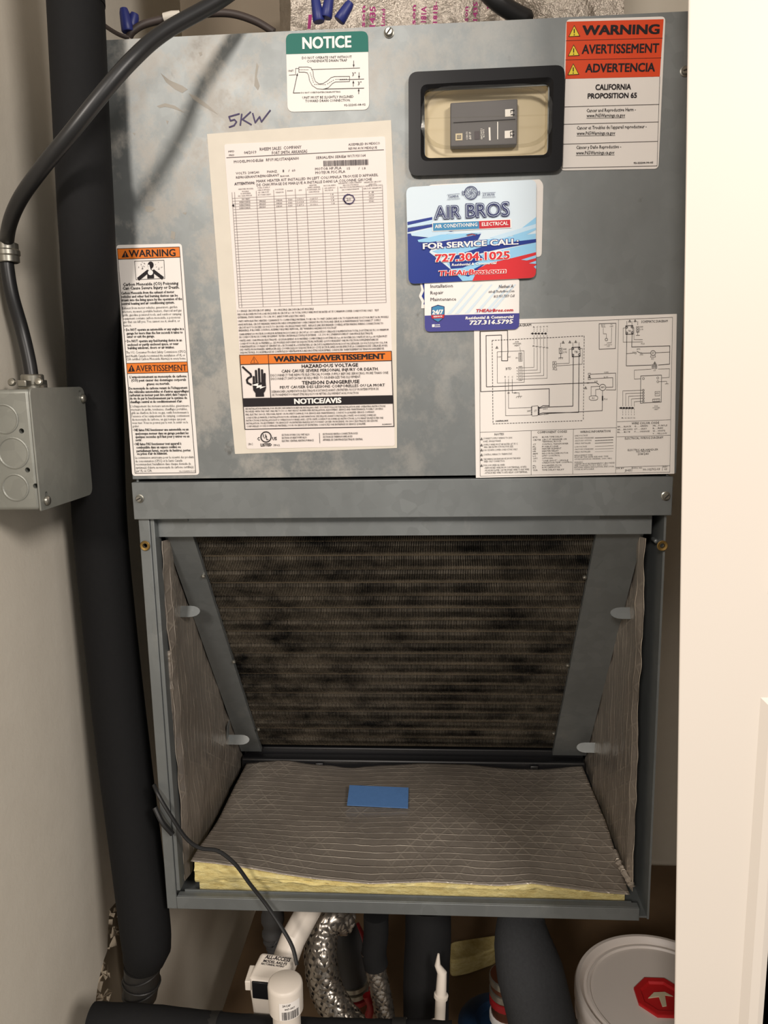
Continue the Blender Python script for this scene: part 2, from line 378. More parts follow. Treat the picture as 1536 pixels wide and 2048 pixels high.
# ================================================================== air handler
ZB, ZT, ZBT, ZBB = .90, 1.7471, 1.3575, 1.3215
AH = thing('air_handler', (0, .21, ZB), 'grey galvanised air handler with its lower panel off, dirty coil showing', 'air handler')
def part(name, mat, fn, **kw): m = MB(); fn(m); return m.build(name, mat, AH, **kw)
for s in (-1, 1):
    part('side_panel', 'galvanised', lambda m: m.box((min(s * .2515, s * .2495), .004, ZB), (max(s * .2515, s * .2495), .42, ZT - .002)))
part('back_panel', 'galvanised', lambda m: m.box((-.2495, .417, ZB), (.2495, .42, ZT - .002)))
part('top_panel', 'galvanised', lambda m: m.box((-.2515, .004, ZT - .002), (.2515, .42, ZT)))
part('bottom_panel', 'galvanised', lambda m: m.box((-.2495, .006, ZB), (.2495, .417, ZB + .002)))
part('divider_panel', 'galvanised', lambda m: m.box((-.2495, .03, 1.345), (.2495, .417, 1.347)))
for x in (-.22, .18): part('wall_bracket', 'galvanised', lambda m: m.box((x, .42, .95), (x + .04, WYB, .99)))
# upper front panel with its breaker window cut out
q = [Print('B', 0).pt(x, y) for x, y in ((128, 470), (760, 432), (752, 795), (126, 812))]
hx0, hx1, hz0, hz1 = (q[0].x + q[3].x) / 2, (q[1].x + q[2].x) / 2, (q[2].z + q[3].z) / 2, (q[0].z + q[1].z) / 2
PX0, PX1, PZ0 = -.2535, .257, 1.3605
def up(m):
    th = .0012
    m.box((PX0, 0, PZ0), (hx0, th, ZT)); m.box((hx1, 0, PZ0), (PX1, th, ZT)); m.box((hx0, 0, PZ0), (hx1, th, hz0)); m.box((hx0, 0, hz1), (hx1, th, ZT))
    m.box((PX0, th, PZ0), (PX0 + .001, .018, ZT)); m.box((PX1 - .001, th, PZ0), (PX1, .018, ZT)); m.box((PX0, th, ZT), (PX1, .018, ZT + .001)); m.box((PX0, th, PZ0), (PX1, .014, PZ0 + .001))
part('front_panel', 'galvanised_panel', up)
part('band_panel', 'galvanised', lambda m: (m.box((-.254, -.003, ZBB), (.254, -.0015, ZBT)), m.box((-.254, -.0015, ZBB), (.254, .016, ZBB + .0012)), m.box((-.254, -.0015, ZBT - .0012), (.254, .012, ZBT))), bevel=.0008)
zf = oy(780, 1071, .012).z
part('coil_top_plate', 'galvanised', lambda m: m.box((-.2405, .012, zf), (.2405, .014, 1.345)))
pl = oy(299, 1060, 0).x; pr = oy(1312, 1050, 0).x
for x0, x1, xi in ((-.2515, pl, pl + .004), (pr, .2515, pr - .004)):
    part('post', 'galvanised', lambda m: (m.box((x0, .001, ZB), (x1, .003, ZBB + .004)), m.box((min(x1, xi) - .0002, .003, ZB + .02), (max(x1, xi), .02, ZBB + .002))), bevel=.0006)
zrt = (oy(365, 1793, .001).z + oy(1270, 1819, .001).z) / 2; zl_, zr_ = oy(365, 1779, .011).z, oy(1270, 1804, .011).z
part('bottom_rail', 'galvanised', lambda m: (m.box((pl, .001, ZB), (pr, .003, zrt)), m.box((pl, .003, zrt - .002), (pr, .011, zrt))), bevel=.0006)
part('bottom_lip', 'galvanised', lambda m: m.prism([(pl + .006, .011, ZB + .003), (pr - .006, .011, ZB + .003), (pr - .006, .011, zr_), (pl + .006, .011, zl_)], (0, .0015, 0)))
# screws
def screw(parent, p, r, ang, name='screw'):
    m = MB(); m.lathe([(r, 0), (r * 1.0, .0008), (r * .8, .0012), (r * .76, .0034), (r * .62, .0042), (.0002, .0042)], p, (0, -1, 0), 18)
    o = m.build(name, 'screw_metal', parent, smooth=True)
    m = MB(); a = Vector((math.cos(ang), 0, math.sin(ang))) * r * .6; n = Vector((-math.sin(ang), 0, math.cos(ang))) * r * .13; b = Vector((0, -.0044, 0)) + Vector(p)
    m.prism([b - a - n, b + a - n, b + a + n, b - a + n], (0, .0006, 0)); m.build('slot_shade_bar', 'screw_slot', o); return o  # raised dark bar stands in for the shaded slot
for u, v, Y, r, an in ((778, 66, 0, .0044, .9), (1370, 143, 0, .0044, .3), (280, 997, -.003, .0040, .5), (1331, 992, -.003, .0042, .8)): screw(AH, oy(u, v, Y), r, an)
GR = []
for u, v in ((291, 1091), (1324, 1091)):
    p = oy(u, v, .001); m = MB(); m.lathe([(.0030, 0), (.0046, .0006), (.0050, .0014), (.0044, .0020), (.0024, .0016), (.0020, -.001), (.0030, 0)], p, (0, -1, 0), 20, False)
    o = m.build('grommet', 'brass_dirty', AH, smooth=True); GR.append(p)
for p_, po in zip(GR, [o for o in AH.children if o.name.startswith('post')]): drill(po, MB().tube([p_ + Vector((0, -.003, 0)), p_ + Vector((0, .03, 0))], .0021, 14))
# breaker window
def loops(m, L):
    n = len(L[0])
    for a, b in zip(L, L[1:]): m.add(a + b, [(i, (i + 1) % n, n + (i + 1) % n, n + i) for i in range(n)])
def rr(pts, Y, r, grow=0.0):
    c = sum((Vector(p) for p in pts), Vector()) / len(pts); P = []
    for p in pts:
        p = Vector(p); P.append(Vector((p.x + math.copysign(grow, p.x - c.x), Y, p.z + math.copysign(grow, p.z - c.z))))
    return rounded(P, r, 6)
B0 = Print('B', 0)
outer = [B0.pt(*p) for p in ((62, 400), (821, 365), (808, 866), (63, 890))]; inner = [B0.pt(*p) for p in ((124, 464), (764, 426), (755, 798), (124, 815))]
wf = MB(); loops(wf, [rr(outer, 0, .008), rr(outer, -.003, .008), rr(outer, -.0055, .008, -.003), rr(inner, -.0055, .006, .003), rr(inner, -.003, .006, 0), rr(inner, .003, .006, 0)])
wfo = wf.build('window_frame', 'black_plastic', AH, smooth=True)
m = MB(); ax0, ax1, az0, az1, dp = hx0 - .002, hx1 + .002, hz0 - .002, hz1 + .002, .010
m.add([(ax0, .002, az0), (ax1, .002, az0), (ax1, .002, az1), (ax0, .002, az1), (ax0 + .003, dp, az0 + .003), (ax1 - .003, dp, az0 + .003), (ax1 - .003, dp, az1 - .003), (ax0 + .003, dp, az1 - .003)],
      [(4, 5, 6, 7), (0, 1, 5, 4), (1, 2, 6, 5), (2, 3, 7, 6), (3, 0, 4, 7)])
wbk = m.build('window_recess', 'cream_plastic', AH)
bq = [B0.pt(*p) for p in ((258, 524), (603, 503), (600, 738), (258, 750))]; BP = Print('B', .0008)
br = MB().prism([(p.x, .001, p.z) for p in bq], (0, .0085, 0)).build('breaker', 'breaker_grey', AH, bevel=.001)
BP.poly([(538, 560), (577, 557), (577, 596), (538, 598)], 'print_white', 1); BP.poly([(536, 670), (575, 667), (575, 706), (536, 708)], 'print_white', 1)
BP.text('L1', 566, 564, 567, 590, 20, 'ink_black', .02, 2); BP.text('L2', 564, 674, 565, 700, 20, 'ink_black', .02, 2)
BP.poly([(284, 684), (320, 682), (320, 718), (284, 720)], 'cream_plastic', 1); BP.poly([(292, 692), (312, 691), (312, 710), (292, 711)], 'breaker_grey', 2); BP.line([(297, 697), (307, 696), (307, 705), (297, 706)], 2, 'cream_plastic', 3, close=True)
for (t_, x, y0, y1, h) in (('SQUARE D', 338, 674, 716, 9), ('60 AMP', 352, 676, 716, 12), ('120/240', 412, 660, 714, 10), ('HACR', 424, 664, 706, 8)): BP.text(t_, x, y0, x + 1, y1, h, 'print_white', .01, 2)
BP.poly([(382, 672), (408, 670), (408, 712), (382, 714)], 'ink_grey', 1); BP.line([(458, 655), (460, 716)], 9, 'print_white', 1); BP.line([(500, 625), (500, 712)], 5, 'print_white', 1)
BP.line([(275, 628), (590, 610)], 3, 'ink_black', 1)
BP.emit(br)
bub = [B0.pt(*p) for p in ((128, 480), (762, 462), (758, 735), (126, 752))]; flat = [B0.pt(*p) for p in ((124, 464), (764, 426), (755, 798), (124, 815))]
m = MB(); L = [rr(bub, .0, .026, .003), rr(bub, -.004, .026, .001), rr(bub, -.0052, .026, -.004)]; loops(m, L); m.poly(L[-1])
m.build('window_pane', 'clear_plastic', wfo, smooth=True)
# ---- coil, baffles, pan, insulation
A_ = Vector((0, .030, 1.2985)); D_ = Vector((0, .232, -.344)); DL = D_.length; D_ /= DL; N_ = Vector((0, -.344, -.232)).normalized()
def cy(z): return .030 + (1.2985 - z) * (.232 / .344)
def on_coil(u, v, off=0.0):
    dd = ray(u, v); p0 = A_ + N_ * off; return CAM + dd * ((p0 - CAM).dot(N_) / dd.dot(N_))
cx0, cx1 = -.2065, .1925
coil = MB(); rows = 21; nf = 232
for i in range(nf):
    x = cx0 + (cx1 - cx0) * i / (nf - 1); vs = []; fs = []; seg = rows * 6; s0 = -.03; s1 = DL
    ph = random.uniform(-.2, .2); jx = 0
    for k in range(seg + 1):
        q_ = k / seg; s_ = s0 + (s1 - s0) * q_; c_ = q_ * rows * 2 * math.pi
        front = -.0034 * max(0, math.cos(c_)) ** 5 + .0006 * math.cos(c_ * .5) + random.uniform(-.00025, .00025); jx = .00028 * math.sin(c_ * .5 + ph) + .0007 * (noise.noise((x * 25, s_ * 14, 0)))
        p = A_ + D_ * s_ + N_ * front
        vs += [p + Vector((x + jx - .00022, 0, 0)), p + Vector((x + jx + .00022, 0, 0)), p - N_ * .006 + Vector((x + jx, 0, 0))]
        if k: o = (k - 1) * 3; fs += [(o, o + 1, o + 4, o + 3), (o + 1, o + 2, o + 5, o + 4), (o + 2, o, o + 3, o + 5)]
    coil.add(vs, fs)
co_ = MB().prism([A_ - D_ * .03 - N_ * .0075 + Vector((cx0, 0, 0)), A_ - D_ * .03 - N_ * .0075 + Vector((cx1, 0, 0)), A_ + D_ * DL - N_ * .0075 + Vector((cx1, 0, 0)), A_ + D_ * DL - N_ * .0075 + Vector((cx0, 0, 0))], -N_ * .03).build('coil', 'coil_tube', AH)
co_['label'] = 'dirty slanted evaporator coil of thin dark fins'
fo = coil.build('fins', 'coil_fin', co_); fo['kind'] = 'stuff'
for r_ in range(rows):
    s_ = -.03 + (DL + .03) * (r_ + .97) / rows; p = A_ + D_ * s_ - N_ * .0050
    MB().tube([p + Vector((cx0, 0, 0)), p + Vector((cx1, 0, 0))], .0024, 8).build('tube', 'tube_metal', co_)
for s, xa, xb in ((-1, -.2345, cx0 - .0005), (1, cx1 + .0005, .2365)):
    p0, p1 = A_ - D_ * .03 + N_ * .005, A_ + D_ * (DL + .006) + N_ * .005
    xin = xb if s < 0 else xa
    b = MB(); b.prism([p0 + Vector((xa, 0, 0)), p0 + Vector((xb, 0, 0)), p1 + Vector((xb, 0, 0)), p1 + Vector((xa, 0, 0))], -N_ * .0012)
    b.prism([p0 + Vector((xin, 0, 0)), p1 + Vector((xin, 0, 0)), p1 + Vector((xin, 0, 0)) - N_ * .006, p0 + Vector((xin, 0, 0)) - N_ * .006], (-s * .0012, 0, 0))
    b.build('coil_baffle', 'galvanised', AH)
for u, v in ((407, 1151), (468, 1322), (517, 1457), (1169, 1153), (1135, 1329), (1107, 1465)):
    MB().lathe([(.0022, 0), (.0022, .002), (.0012, .003), (.0001, .003)], on_coil(u, v, .005), N_, 10).build('rivet', 'screw_metal', AH, smooth=True)
def tab(tip, root, stem, off):
    a, b, c = on_coil(*root, off), on_coil(*tip, off + .006), on_coil(*stem, off); sx = math.copysign(1, b.x - a.x); w = abs(b.x - a.x)
    ts = []; dirv = Vector((0, -.55, -.83)).normalized() * .0125
    for k in range(9):
        t_ = math.pi * k / 8; ts.append(Vector((a.x + sx * (w * .62 + w * .38 * math.sin(t_)), b.y, b.z)) + dirv * (.5 - .5 * math.cos(t_)))
    m = MB(); m.prism([Vector((a.x, b.y, b.z))] + ts + [Vector((a.x, b.y, b.z)) + dirv], Vector((0, -.83, .55)) * .0009)
    o = m.build('tab', 'galvanised', AH)
    m = MB(); m.prism([Vector((a.x, b.y, b.z)), Vector((a.x + sx * .0012, b.y, b.z)), Vector((c.x + sx * .0012, c.y, c.z)), Vector((c.x, c.y, c.z))], Vector((0, -.012, -.004))); m.build('tab_stem', 'galvanised', o)
tab((402, 1212), (355, 1212), (352, 1176), .010); tab((1219, 1215), (1274, 1215), (1271, 1182), .010)
tab((500, 1470), (462, 1472), (458, 1440), .012); tab((1152, 1485), (1194, 1485), (1197, 1452), .012)
zp0, zp1 = oy(800, 1497, .27).z, oy(800, 1519, .255).z
dp_ = MB().box((-.2325, .270, .905), (.2345, .33, zp0)).build('drain_pan', 'pan_black', AH, bevel=.002)
MB().box((-.2325, .252, .905), (.2345, .2695, zp1)).build('pan_front', 'pan_black', dp_, bevel=.003)
for x in (-.13, .16): MB().box((x, .2475, .91), (x + .012, .2519, zp1 - .003)).build('pan_rib', 'pan_black', dp_, bevel=.002)
def side(s, X):
    def fn(u, v):
        z = ZB + .022 + (1.296 - ZB - .022) * v; y0, y1 = .016, max(cy(z) - .002, .0165); y = y0 + (y1 - y0) * u
        w = .0028 * noise.noise((y * 22, z * 16, s * 3)) + .0012 * noise.noise((y * 70, z * 50, s)) ; e = max(0, 1 - (y - .016) / .03)
        w += e * e * .0015 * noise.noise((1.3, z * 45, s * 2)) + .006 * math.sin(min(1, (y - .016) / .03) * math.pi) * (.6 + .4 * noise.noise((3, z * 20, s)))
        return Vector((X - s * (.0025 + w), y, z))
    o = MB().grid(fn, 46, 90).build('side_insulation', 'foil_side', AH, smooth=True); return o
side(-1, -.2385); side(1, .2395)

ed = spline([oy(337, 1300, .018), oy(342, 1420, .018), oy(347, 1540, .018), oy(354, 1690, .018)], 16)
MB().tube(ed, [.0034 + .0016 * noise.noise((k * .55, 4, 0)) for k in range(len(ed))], 9).build('foil_edge', 'foil_side', AH)
ed = spline([oy(1228, 1702, .05), oy(1240, 1730, .035), oy(1256, 1758, .022), oy(1266, 1775, .016)], 6)
MB().tube(ed, [.0032 + .0022 * noise.noise((k * .9, 7, 0)) for k in range(len(ed))], 7).build('foil_edge', 'foil_side', AH)
FE = [(375, 1722), (430, 1727), (500, 1737), (560, 1748), (630, 1758), (740, 1768), (800, 1766), (860, 1764), (930, 1768), (1000, 1772), (1065, 1767), (1130, 1776), (1200, 1785), (1265, 1790)]
FP = [oy(u, v, .012) for u, v in FE]
def zfront(x):
    if x <= FP[0].x: return FP[0].z
    for a, b in zip(FP, FP[1:]):
        if x <= b.x: return a.z + (b.z - a.z) * (x - a.x) / (b.x - a.x)
    return FP[-1].z
def floor_fn(u, v):
    x = -.2265 + u * (.2335 + .2265); k = min(1, v / .45); k = k * k * (3 - 2 * k)
    zb_ = .9365 + .003 * math.sin(x * 26 + .6) * v * v; x2 = x * (1 - .018 * v)
    z = zfront(x) * (1 - k) + zb_ * k + .0014 * noise.noise((x * 16, v * 5, 2)) * min(1, v * 6) + .0005 * noise.noise((x * 70, v * 20, 5)) * min(1, v * 6)
    y = .012 + v * (.236 + .006 * noise.noise((x * 20, 7, 0))); return Vector((x2, y, z))
batt = MB()
def batt_fn(u, v):
    x = -.224 + u * (.2325 + .224); zt = zfront(x) - .0012; zb_ = ZB + .0215
    n_ = .004 * noise.noise((x * 30, v * 3, 1)) + .002 * noise.noise((x * 90, v * 9, 3)) + .004 * math.sin(v * math.pi); return Vector((x, .0175 - n_, zb_ + (zt - zb_) * v))
batt.grid(batt_fn, 120, 10); batt.box((-.222, .022, ZB + .003), (.231, .24, ZB + .020))
bo = batt.build('floor_insulation', 'fiberglass', AH, smooth=True); bo['label'] = 'yellow fibreglass batt with foil facing on the cabinet floor'
MB().grid(floor_fn, 150, 60).build('foil_facing', 'foil_floor', bo, smooth=True, solid=.0006)
# ------------------------------------------------------------------ labels
# green notice
P = Print('A', -.0006)
lb = P.sheet([(220, 207), (724, 190), (733, 674), (231, 688)], 12, 'label_white', 'notice_label', AH); lb['label'] = 'white notice label with green heading and drain trap drawing'
P.mb('print_green', 1).poly(rounded([P.pt(x, y, 1) for x, y in ((220, 207), (724, 190), (727, 318), (222, 333))], [.0055, .0055, 0, 0]))
P.text('NOTICE', 322, 299, 623, 289, 68, 'print_white', .035)
P.para([('DO NOT OPERATE UNIT WITHOUT', 320, 363, 625, 356), ('CONDENSATE DRAIN TRAP', 350, 383, 597, 377), ('UNIT MUST BE SLIGHTLY INCLINED', 322, 607, 637, 600), ('TOWARD DRAIN CONNECTION.', 340, 628, 617, 622)], 15, bold=.004)
P.text('92-22205-08-02', 578, 652, 710, 647, 12, bold=.01); P.text('DO NOT OVERTIGHTEN DRAIN FITTING', 313, 574, 555, 568, 9, bold=.012); P.text('UNIT', 234, 442, 268, 440, 12)
P.text('3"', 628, 467, 650, 466, 22); P.text('3"', 663, 523, 685, 522, 22)
P.line([(300, 412), (355, 411), (376, 417), (387, 438), (390, 470), (402, 500), (425, 515), (450, 512), (475, 497), (498, 476), (520, 470), (612, 469), (612, 500), (525, 503), (507, 512), (482, 538), (450, 548), (412, 545), (382, 525), (366, 495), (360, 462), (352, 447), (335, 443), (300, 443), (300, 412)], 2.2)
P.dash((302, 428), (362, 428), 6, 2); P.dash((370, 445), (392, 512), 6, 2); P.dash((395, 518), (470, 520), 6, 2); P.dash((475, 515), (520, 488), 4, 2); P.dash((525, 487), (600, 485), 6, 2)
P.line([(376, 427), (675, 417)], 2.2); P.line([(550, 489), (700, 485)], 2.5); P.line([(450, 547), (700, 541)], 3)
P.line([(240, 461), (280, 459), (280, 420)], 2); P.line([(280, 420), (300, 420)], 2); P.line([(266, 571), (308, 570)], 3); P.arrow((266, 571), (292, 450), 3)
P.arrow((637, 373), (637, 411)); P.arrow((670, 445), (670, 481)); P.arrow((635, 530), (635, 496)); P.arrow((668, 576), (668, 545))
P.emit(lb)
# orange proposition label
P = Print('B', -.0006)
lb = P.sheet([(851, 99), (1359, 84), (1323, 864), (822, 873)], 8, 'label_white', 'warning_label', AH); lb['label'] = 'tall white label with three red-orange warning bars'
P.poly([(853, 111), (1350, 98), (1330, 392), (846, 404)], 'print_redorange'); P.line([(850, 208), (1344, 195)], 2); P.line([(848, 307), (1337, 296)], 2)
for (t_, a) in (('WARNING', (932, 178, 1328, 172, 46, .04)), ('AVERTISSEMENT', (930, 275, 1325, 268, 45, .025)), ('ADVERTENCIA', (948, 370, 1305, 365, 42, .03))): P.text(t_, *a[:5], bold=a[5], lay=2)
for x, y in ((892, 128), (889, 227), (887, 324)):
    P.poly([(x, y), (x - 30, y + 61), (x + 31, y + 58)], 'ink_black', 2); P.poly([(x, y + 6), (x - 25, y + 58), (x + 26, y + 55)], 'print_yellow', 3); P.line([(x, y + 22), (x, y + 40)], 5, lay=4); P.disc(x, y + 50, 3, 'ink_black', 4)
P.text('CALIFORNIA', 1000, 460, 1182, 457, 27, bold=.03); P.text('PROPOSITION 65', 960, 504, 1212, 500, 25, bold=.03)
for a, b in (((841, 547), (1327, 534)), ((837, 636), (1323, 624)), ((833, 738), (1319, 723)), ((829, 860), (1316, 849)), ((846, 404), (829, 860)), ((1330, 392), (1316, 849))): P.line([a, b], 2)
for t_, a in (('Cancer and Reproductive Harm -', (955, 574, 1207, 568)), ('www.P65Warnings.ca.gov', (955, 600, 1152, 597)), ('Cancer et Troubles de l’appareil reproducteur -', (905, 663, 1262, 655)), ('www.P65Warnings.ca.gov', (905, 691, 1101, 688)), ('Cáncer y Daño Reproductivo -', (902, 763, 1132, 758)), ('www.P65Warnings.ca.gov', (901, 791, 1097, 788))):
    P.text(t_, *a, 17, bold=.015)
    if t_[0] == 'w': P.line([(a[0], a[1] + 5), (a[2], a[3] + 5)], 1.6)
P.text('92-22204-90-05', 1196, 839, 1296, 836, 9, bold=.02); P.emit(lb)
# marker and scuffs on the panel
P = Print('H', -.0003)
for s_ in ([(1312, 624), (1256, 640), (1264, 662), (1286, 656), (1297, 668), (1284, 688), (1258, 697)], [(1326, 626), (1318, 686)], [(1374, 614), (1330, 655), (1378, 683)], [(1386, 622), (1400, 672), (1424, 640), (1434, 668), (1482, 605)]): P.line(s_, 7.5, 'ink_violet', 1)
mk = MB(); [mk.add(v.v, v.f) for v in P.m.values()]; o = mk.build('marker_writing', 'ink_violet', AH); o['label'] = 'handwritten violet marker note on the panel'
P = Print('H', -.00015); SCUFF = []
for a in ([(860, 582), (905, 566), (960, 580), (1016, 620), (950, 595), (905, 585), (875, 592)], [(1035, 512), (1080, 530), (1140, 575), (1196, 628), (1120, 585), (1060, 545)], [(880, 400), (930, 440), (1000, 470), (1030, 490), (1000, 510), (960, 490), (910, 450)], [(1408, 345), (1418, 360), (1408, 420), (1424, 470), (1415, 495), (1395, 470), (1400, 400)], [(1090, 288), (1105, 285), (1110, 300), (1098, 308)], [(795, 1132), (830, 1130), (855, 1146), (825, 1165), (800, 1160)], [(910, 660), (924, 664), (918, 682)], [(725, 728), (742, 730), (738, 742)], [(940, 1265), (962, 1275), (958, 1315), (935, 1305)], [(1000, 1168), (1025, 1164), (1018, 1178)]): SCUFF.append([P.pt(x, y) for x, y in a])
plain('scuff', (156, 151, 142), .6, .3, .1)
for a in SCUFF: MB().poly(a).build('scuff', 'scuff', AH)
# rating plate on its paper backing
P0 = Print('P', -.0005); pb = P0.sheet([(414, 268), (782, 240), (792, 480), (793, 700), (794, 896), (470, 908), (440, 600)], 1, 'paper_backing', 'paper_backing', AH); pb['label'] = 'cream paper backing behind the rating plate'
P = Print('C', -.0009)
K['PX'] = (0, 0, 1)
pc = [(410 + 150 / 3.9385, 260 + 112 / 3.9385), (410 + 1420 / 3.9385, 260 + 50 / 3.9385), (460 + 1490 / 4.5176, 600 + 1318 / 4.5176), (460 + 150 / 4.5176, 600 + 1346 / 4.5176)]
lb = P.sheet(pc, 5, 'label_rating', 'rating_label', AH, k='PX'); lb['label'] = 'long white rating plate with ruled table and orange warning band'
for r in (('MFD', 185, 177, 232, 173, 14), ('FRD', 190, 206, 232, 203, 14), ('04/2019', 308, 189, 405, 184, 22), ('RHEEM SALES  COMPANY', 432, 163, 760, 145, 24), ('FORT SMITH, ARKANSAS', 528, 193, 806, 178, 24), ('ASSEMBLED IN MEXICO', 1130, 123, 1378, 112, 18), ('REUNI AUX MEXIQUE', 1132, 155, 1355, 146, 18), ('MODEL/MODELE#', 228, 260, 460, 247, 20), ('RF1P1821STANJAN00', 482, 246, 740, 233, 22), ('SERIAL/EN SERIE#', 875, 228, 1112, 217, 20), ('W171931164', 1120, 216, 1265, 209, 20), ('MOTOR HP./FLA', 868, 317, 1075, 308, 20), ('15', 1120, 312, 1143, 311, 18), ('/', 1208, 310, 1218, 310, 18), ('1.8', 1240, 311, 1265, 309, 18), ('MOTEUR PSC./FLA', 870, 347, 1105, 336, 20), ('VOLTS: 208/240', 243, 350, 428, 341, 18), ('PH/HZ.', 490, 338, 572, 334, 18), ('1', 612, 331, 622, 331, 18), ('/', 656, 329, 666, 329, 18), ('60', 685, 328, 712, 326, 18), ('REFRIGERANT/RÉFRIGÉRANT', 245, 383, 585, 364, 18), ('R410A', 595, 371, 664, 367, 14), ('MARK HEATER KIT INSTALLED IN LEFT COLUMN/LA TROUSSE D’APPAREIL', 405, 413, 1365, 362, 20), ('DE CHAUFFAGE DE MARQUE A INSTALLE DANS LA COLONNE GAUCHE', 407, 443, 1315, 397, 20)):
    P.text(*r, 'ink_grey', .006)
P.text('ATTENTION:', 232, 435, 393, 425, 20, 'ink_grey', .03); P.line([(170, 218), (1408, 155)], 4, 'ink_grey')
x = 932.0
while x < 1284:
    w = random.choice((2.5, 2.5, 4, 6)); yb = 242 - (x - 932) * .035; P.poly([(x, yb), (x + w, yb), (x + w + 2, yb + 44), (x + 2, yb + 44)], 'ink_grey', 2); x += w + random.choice((2, 3, 4))
colT = [(212, 490), (232, 488), (403, 478), (540, 470), (635, 468), (710, 463), (795, 458), (927, 452), (1045, 445), (1240, 437), (1397, 428)]; colB = [(268, 1400), (290, 1398), (458, 1392), (592, 1386), (684, 1382), (757, 1378), (842, 1375), (967, 1372), (1084, 1367), (1275, 1363), (1427, 1358)]
for a, b in zip(colT, colB): P.line([a, b], 2, 'ink_grey')
for i in range(40):
    t_ = i / 39; P.line([(214 + 54 * t_, 538 + 862 * t_), (1400 + 27 * t_, 475 + 883 * t_)], 1.8, 'ink_grey')
for r in (('HEATER MODEL', 264, 470, 382, 464), ('MODÈLE', 292, 488, 345, 486), ('D’APPAREIL', 282, 505, 362, 501), ('DE CHAUFFAGE', 262, 524, 370, 518), ('TYPE SUPPLY', 412, 460, 512, 454), ('CIRCUIT(S)/', 414, 478, 510, 472), ('LE CIRCUIT', 420, 496, 505, 491), ('DU FAISCEAU', 418, 515, 520, 509), ('VOLTAGE/', 552, 473, 620, 469), ('TENSION', 557, 496, 618, 492), ('PHASE', 648, 483, 692, 480), ('KW', 740, 478, 764, 476), ('HEATER', 822, 440, 880, 436), ('AMPS./AMPER.', 808, 457, 910, 452), ('D’APPAREIL DE', 806, 474, 910, 469), ('CHAUFFAGE', 815, 492, 900, 488), ('MOTOR AMPS/', 934, 443, 1030, 437), ('LES AMP.DU', 942, 462, 1026, 457), ('MOTEUR', 945, 480, 1010, 476), ('MAXIMUM OVERCURRENT', 1052, 424, 1236, 414), ('PROTECTION/LA', 1088, 440, 1210, 432), ('PROTECTION MAXIMALE', 1062, 457, 1234, 447), ('DE SURINTENSITÉ', 1080, 475, 1214, 467), ('MINIMUM CIRCUIT', 1254, 417, 1388, 408), ('AMPACITY', 1290, 432, 1350, 428), ('L’AMPACITÉ DE', 1250, 446, 1392, 437), ('CIRCUIT MINIMUM', 1244, 466, 1388, 458)): P.text(*r, 9, 'ink_grey', .012)
for i, (nm_, k1, k2, k3, k4) in enumerate((('NO HEAT', '', '0', '', '1.8'), ('RXBH1724A03J', '2.25/3.0', '3', '10.8/12.5', '16/18'), ('RXBH1724A05J', '3.6/4.8', '5', '17.3/20.0', '24/27'), ('RXBH1724A07J', '5.4/7.2', '7', '26.0/30.0', '35/40'))):
    y = 550 + i * 23.5
    P.text(nm_, 272 + (20 if i == 0 else 0), y, 355, y - 4, 12, 'ink_grey', .012); P.text('1.8', 990 + i * 3, y - 38, 1012 + i * 3, y - 39, 12, 'ink_grey'); P.text(k4, 1292, y - 54, 1330, y - 56, 12, 'ink_grey')
    if i: P.text('SINGLE', 426, y - 8, 478, y - 11, 11, 'ink_grey', .012); P.text('208/240', 560, y - 15, 608, y - 17, 11, 'ink_grey', .012); P.text('1/60', 656, y - 20, 688, y - 21, 11, 'ink_grey', .012); P.text(k1, 724, y - 24, 778, y - 27, 11, 'ink_grey'); P.text(k3, 828, y - 28, 888, y - 31, 11, 'ink_grey')
P.line([(1125, 505), (1100, 518), (1088, 545), (1108, 575), (1140, 583), (1165, 570), (1178, 545), (1165, 518), (1135, 507), (1112, 512), (1094, 535), (1098, 560), (1120, 580), (1155, 577)], 8, 'ink_violet', 3); P.text('20', 1115, 556, 1150, 554, 20, 'ink_grey'); P.disc(222, 594, 8, 'ink_black', 3)
P.k = 'D'
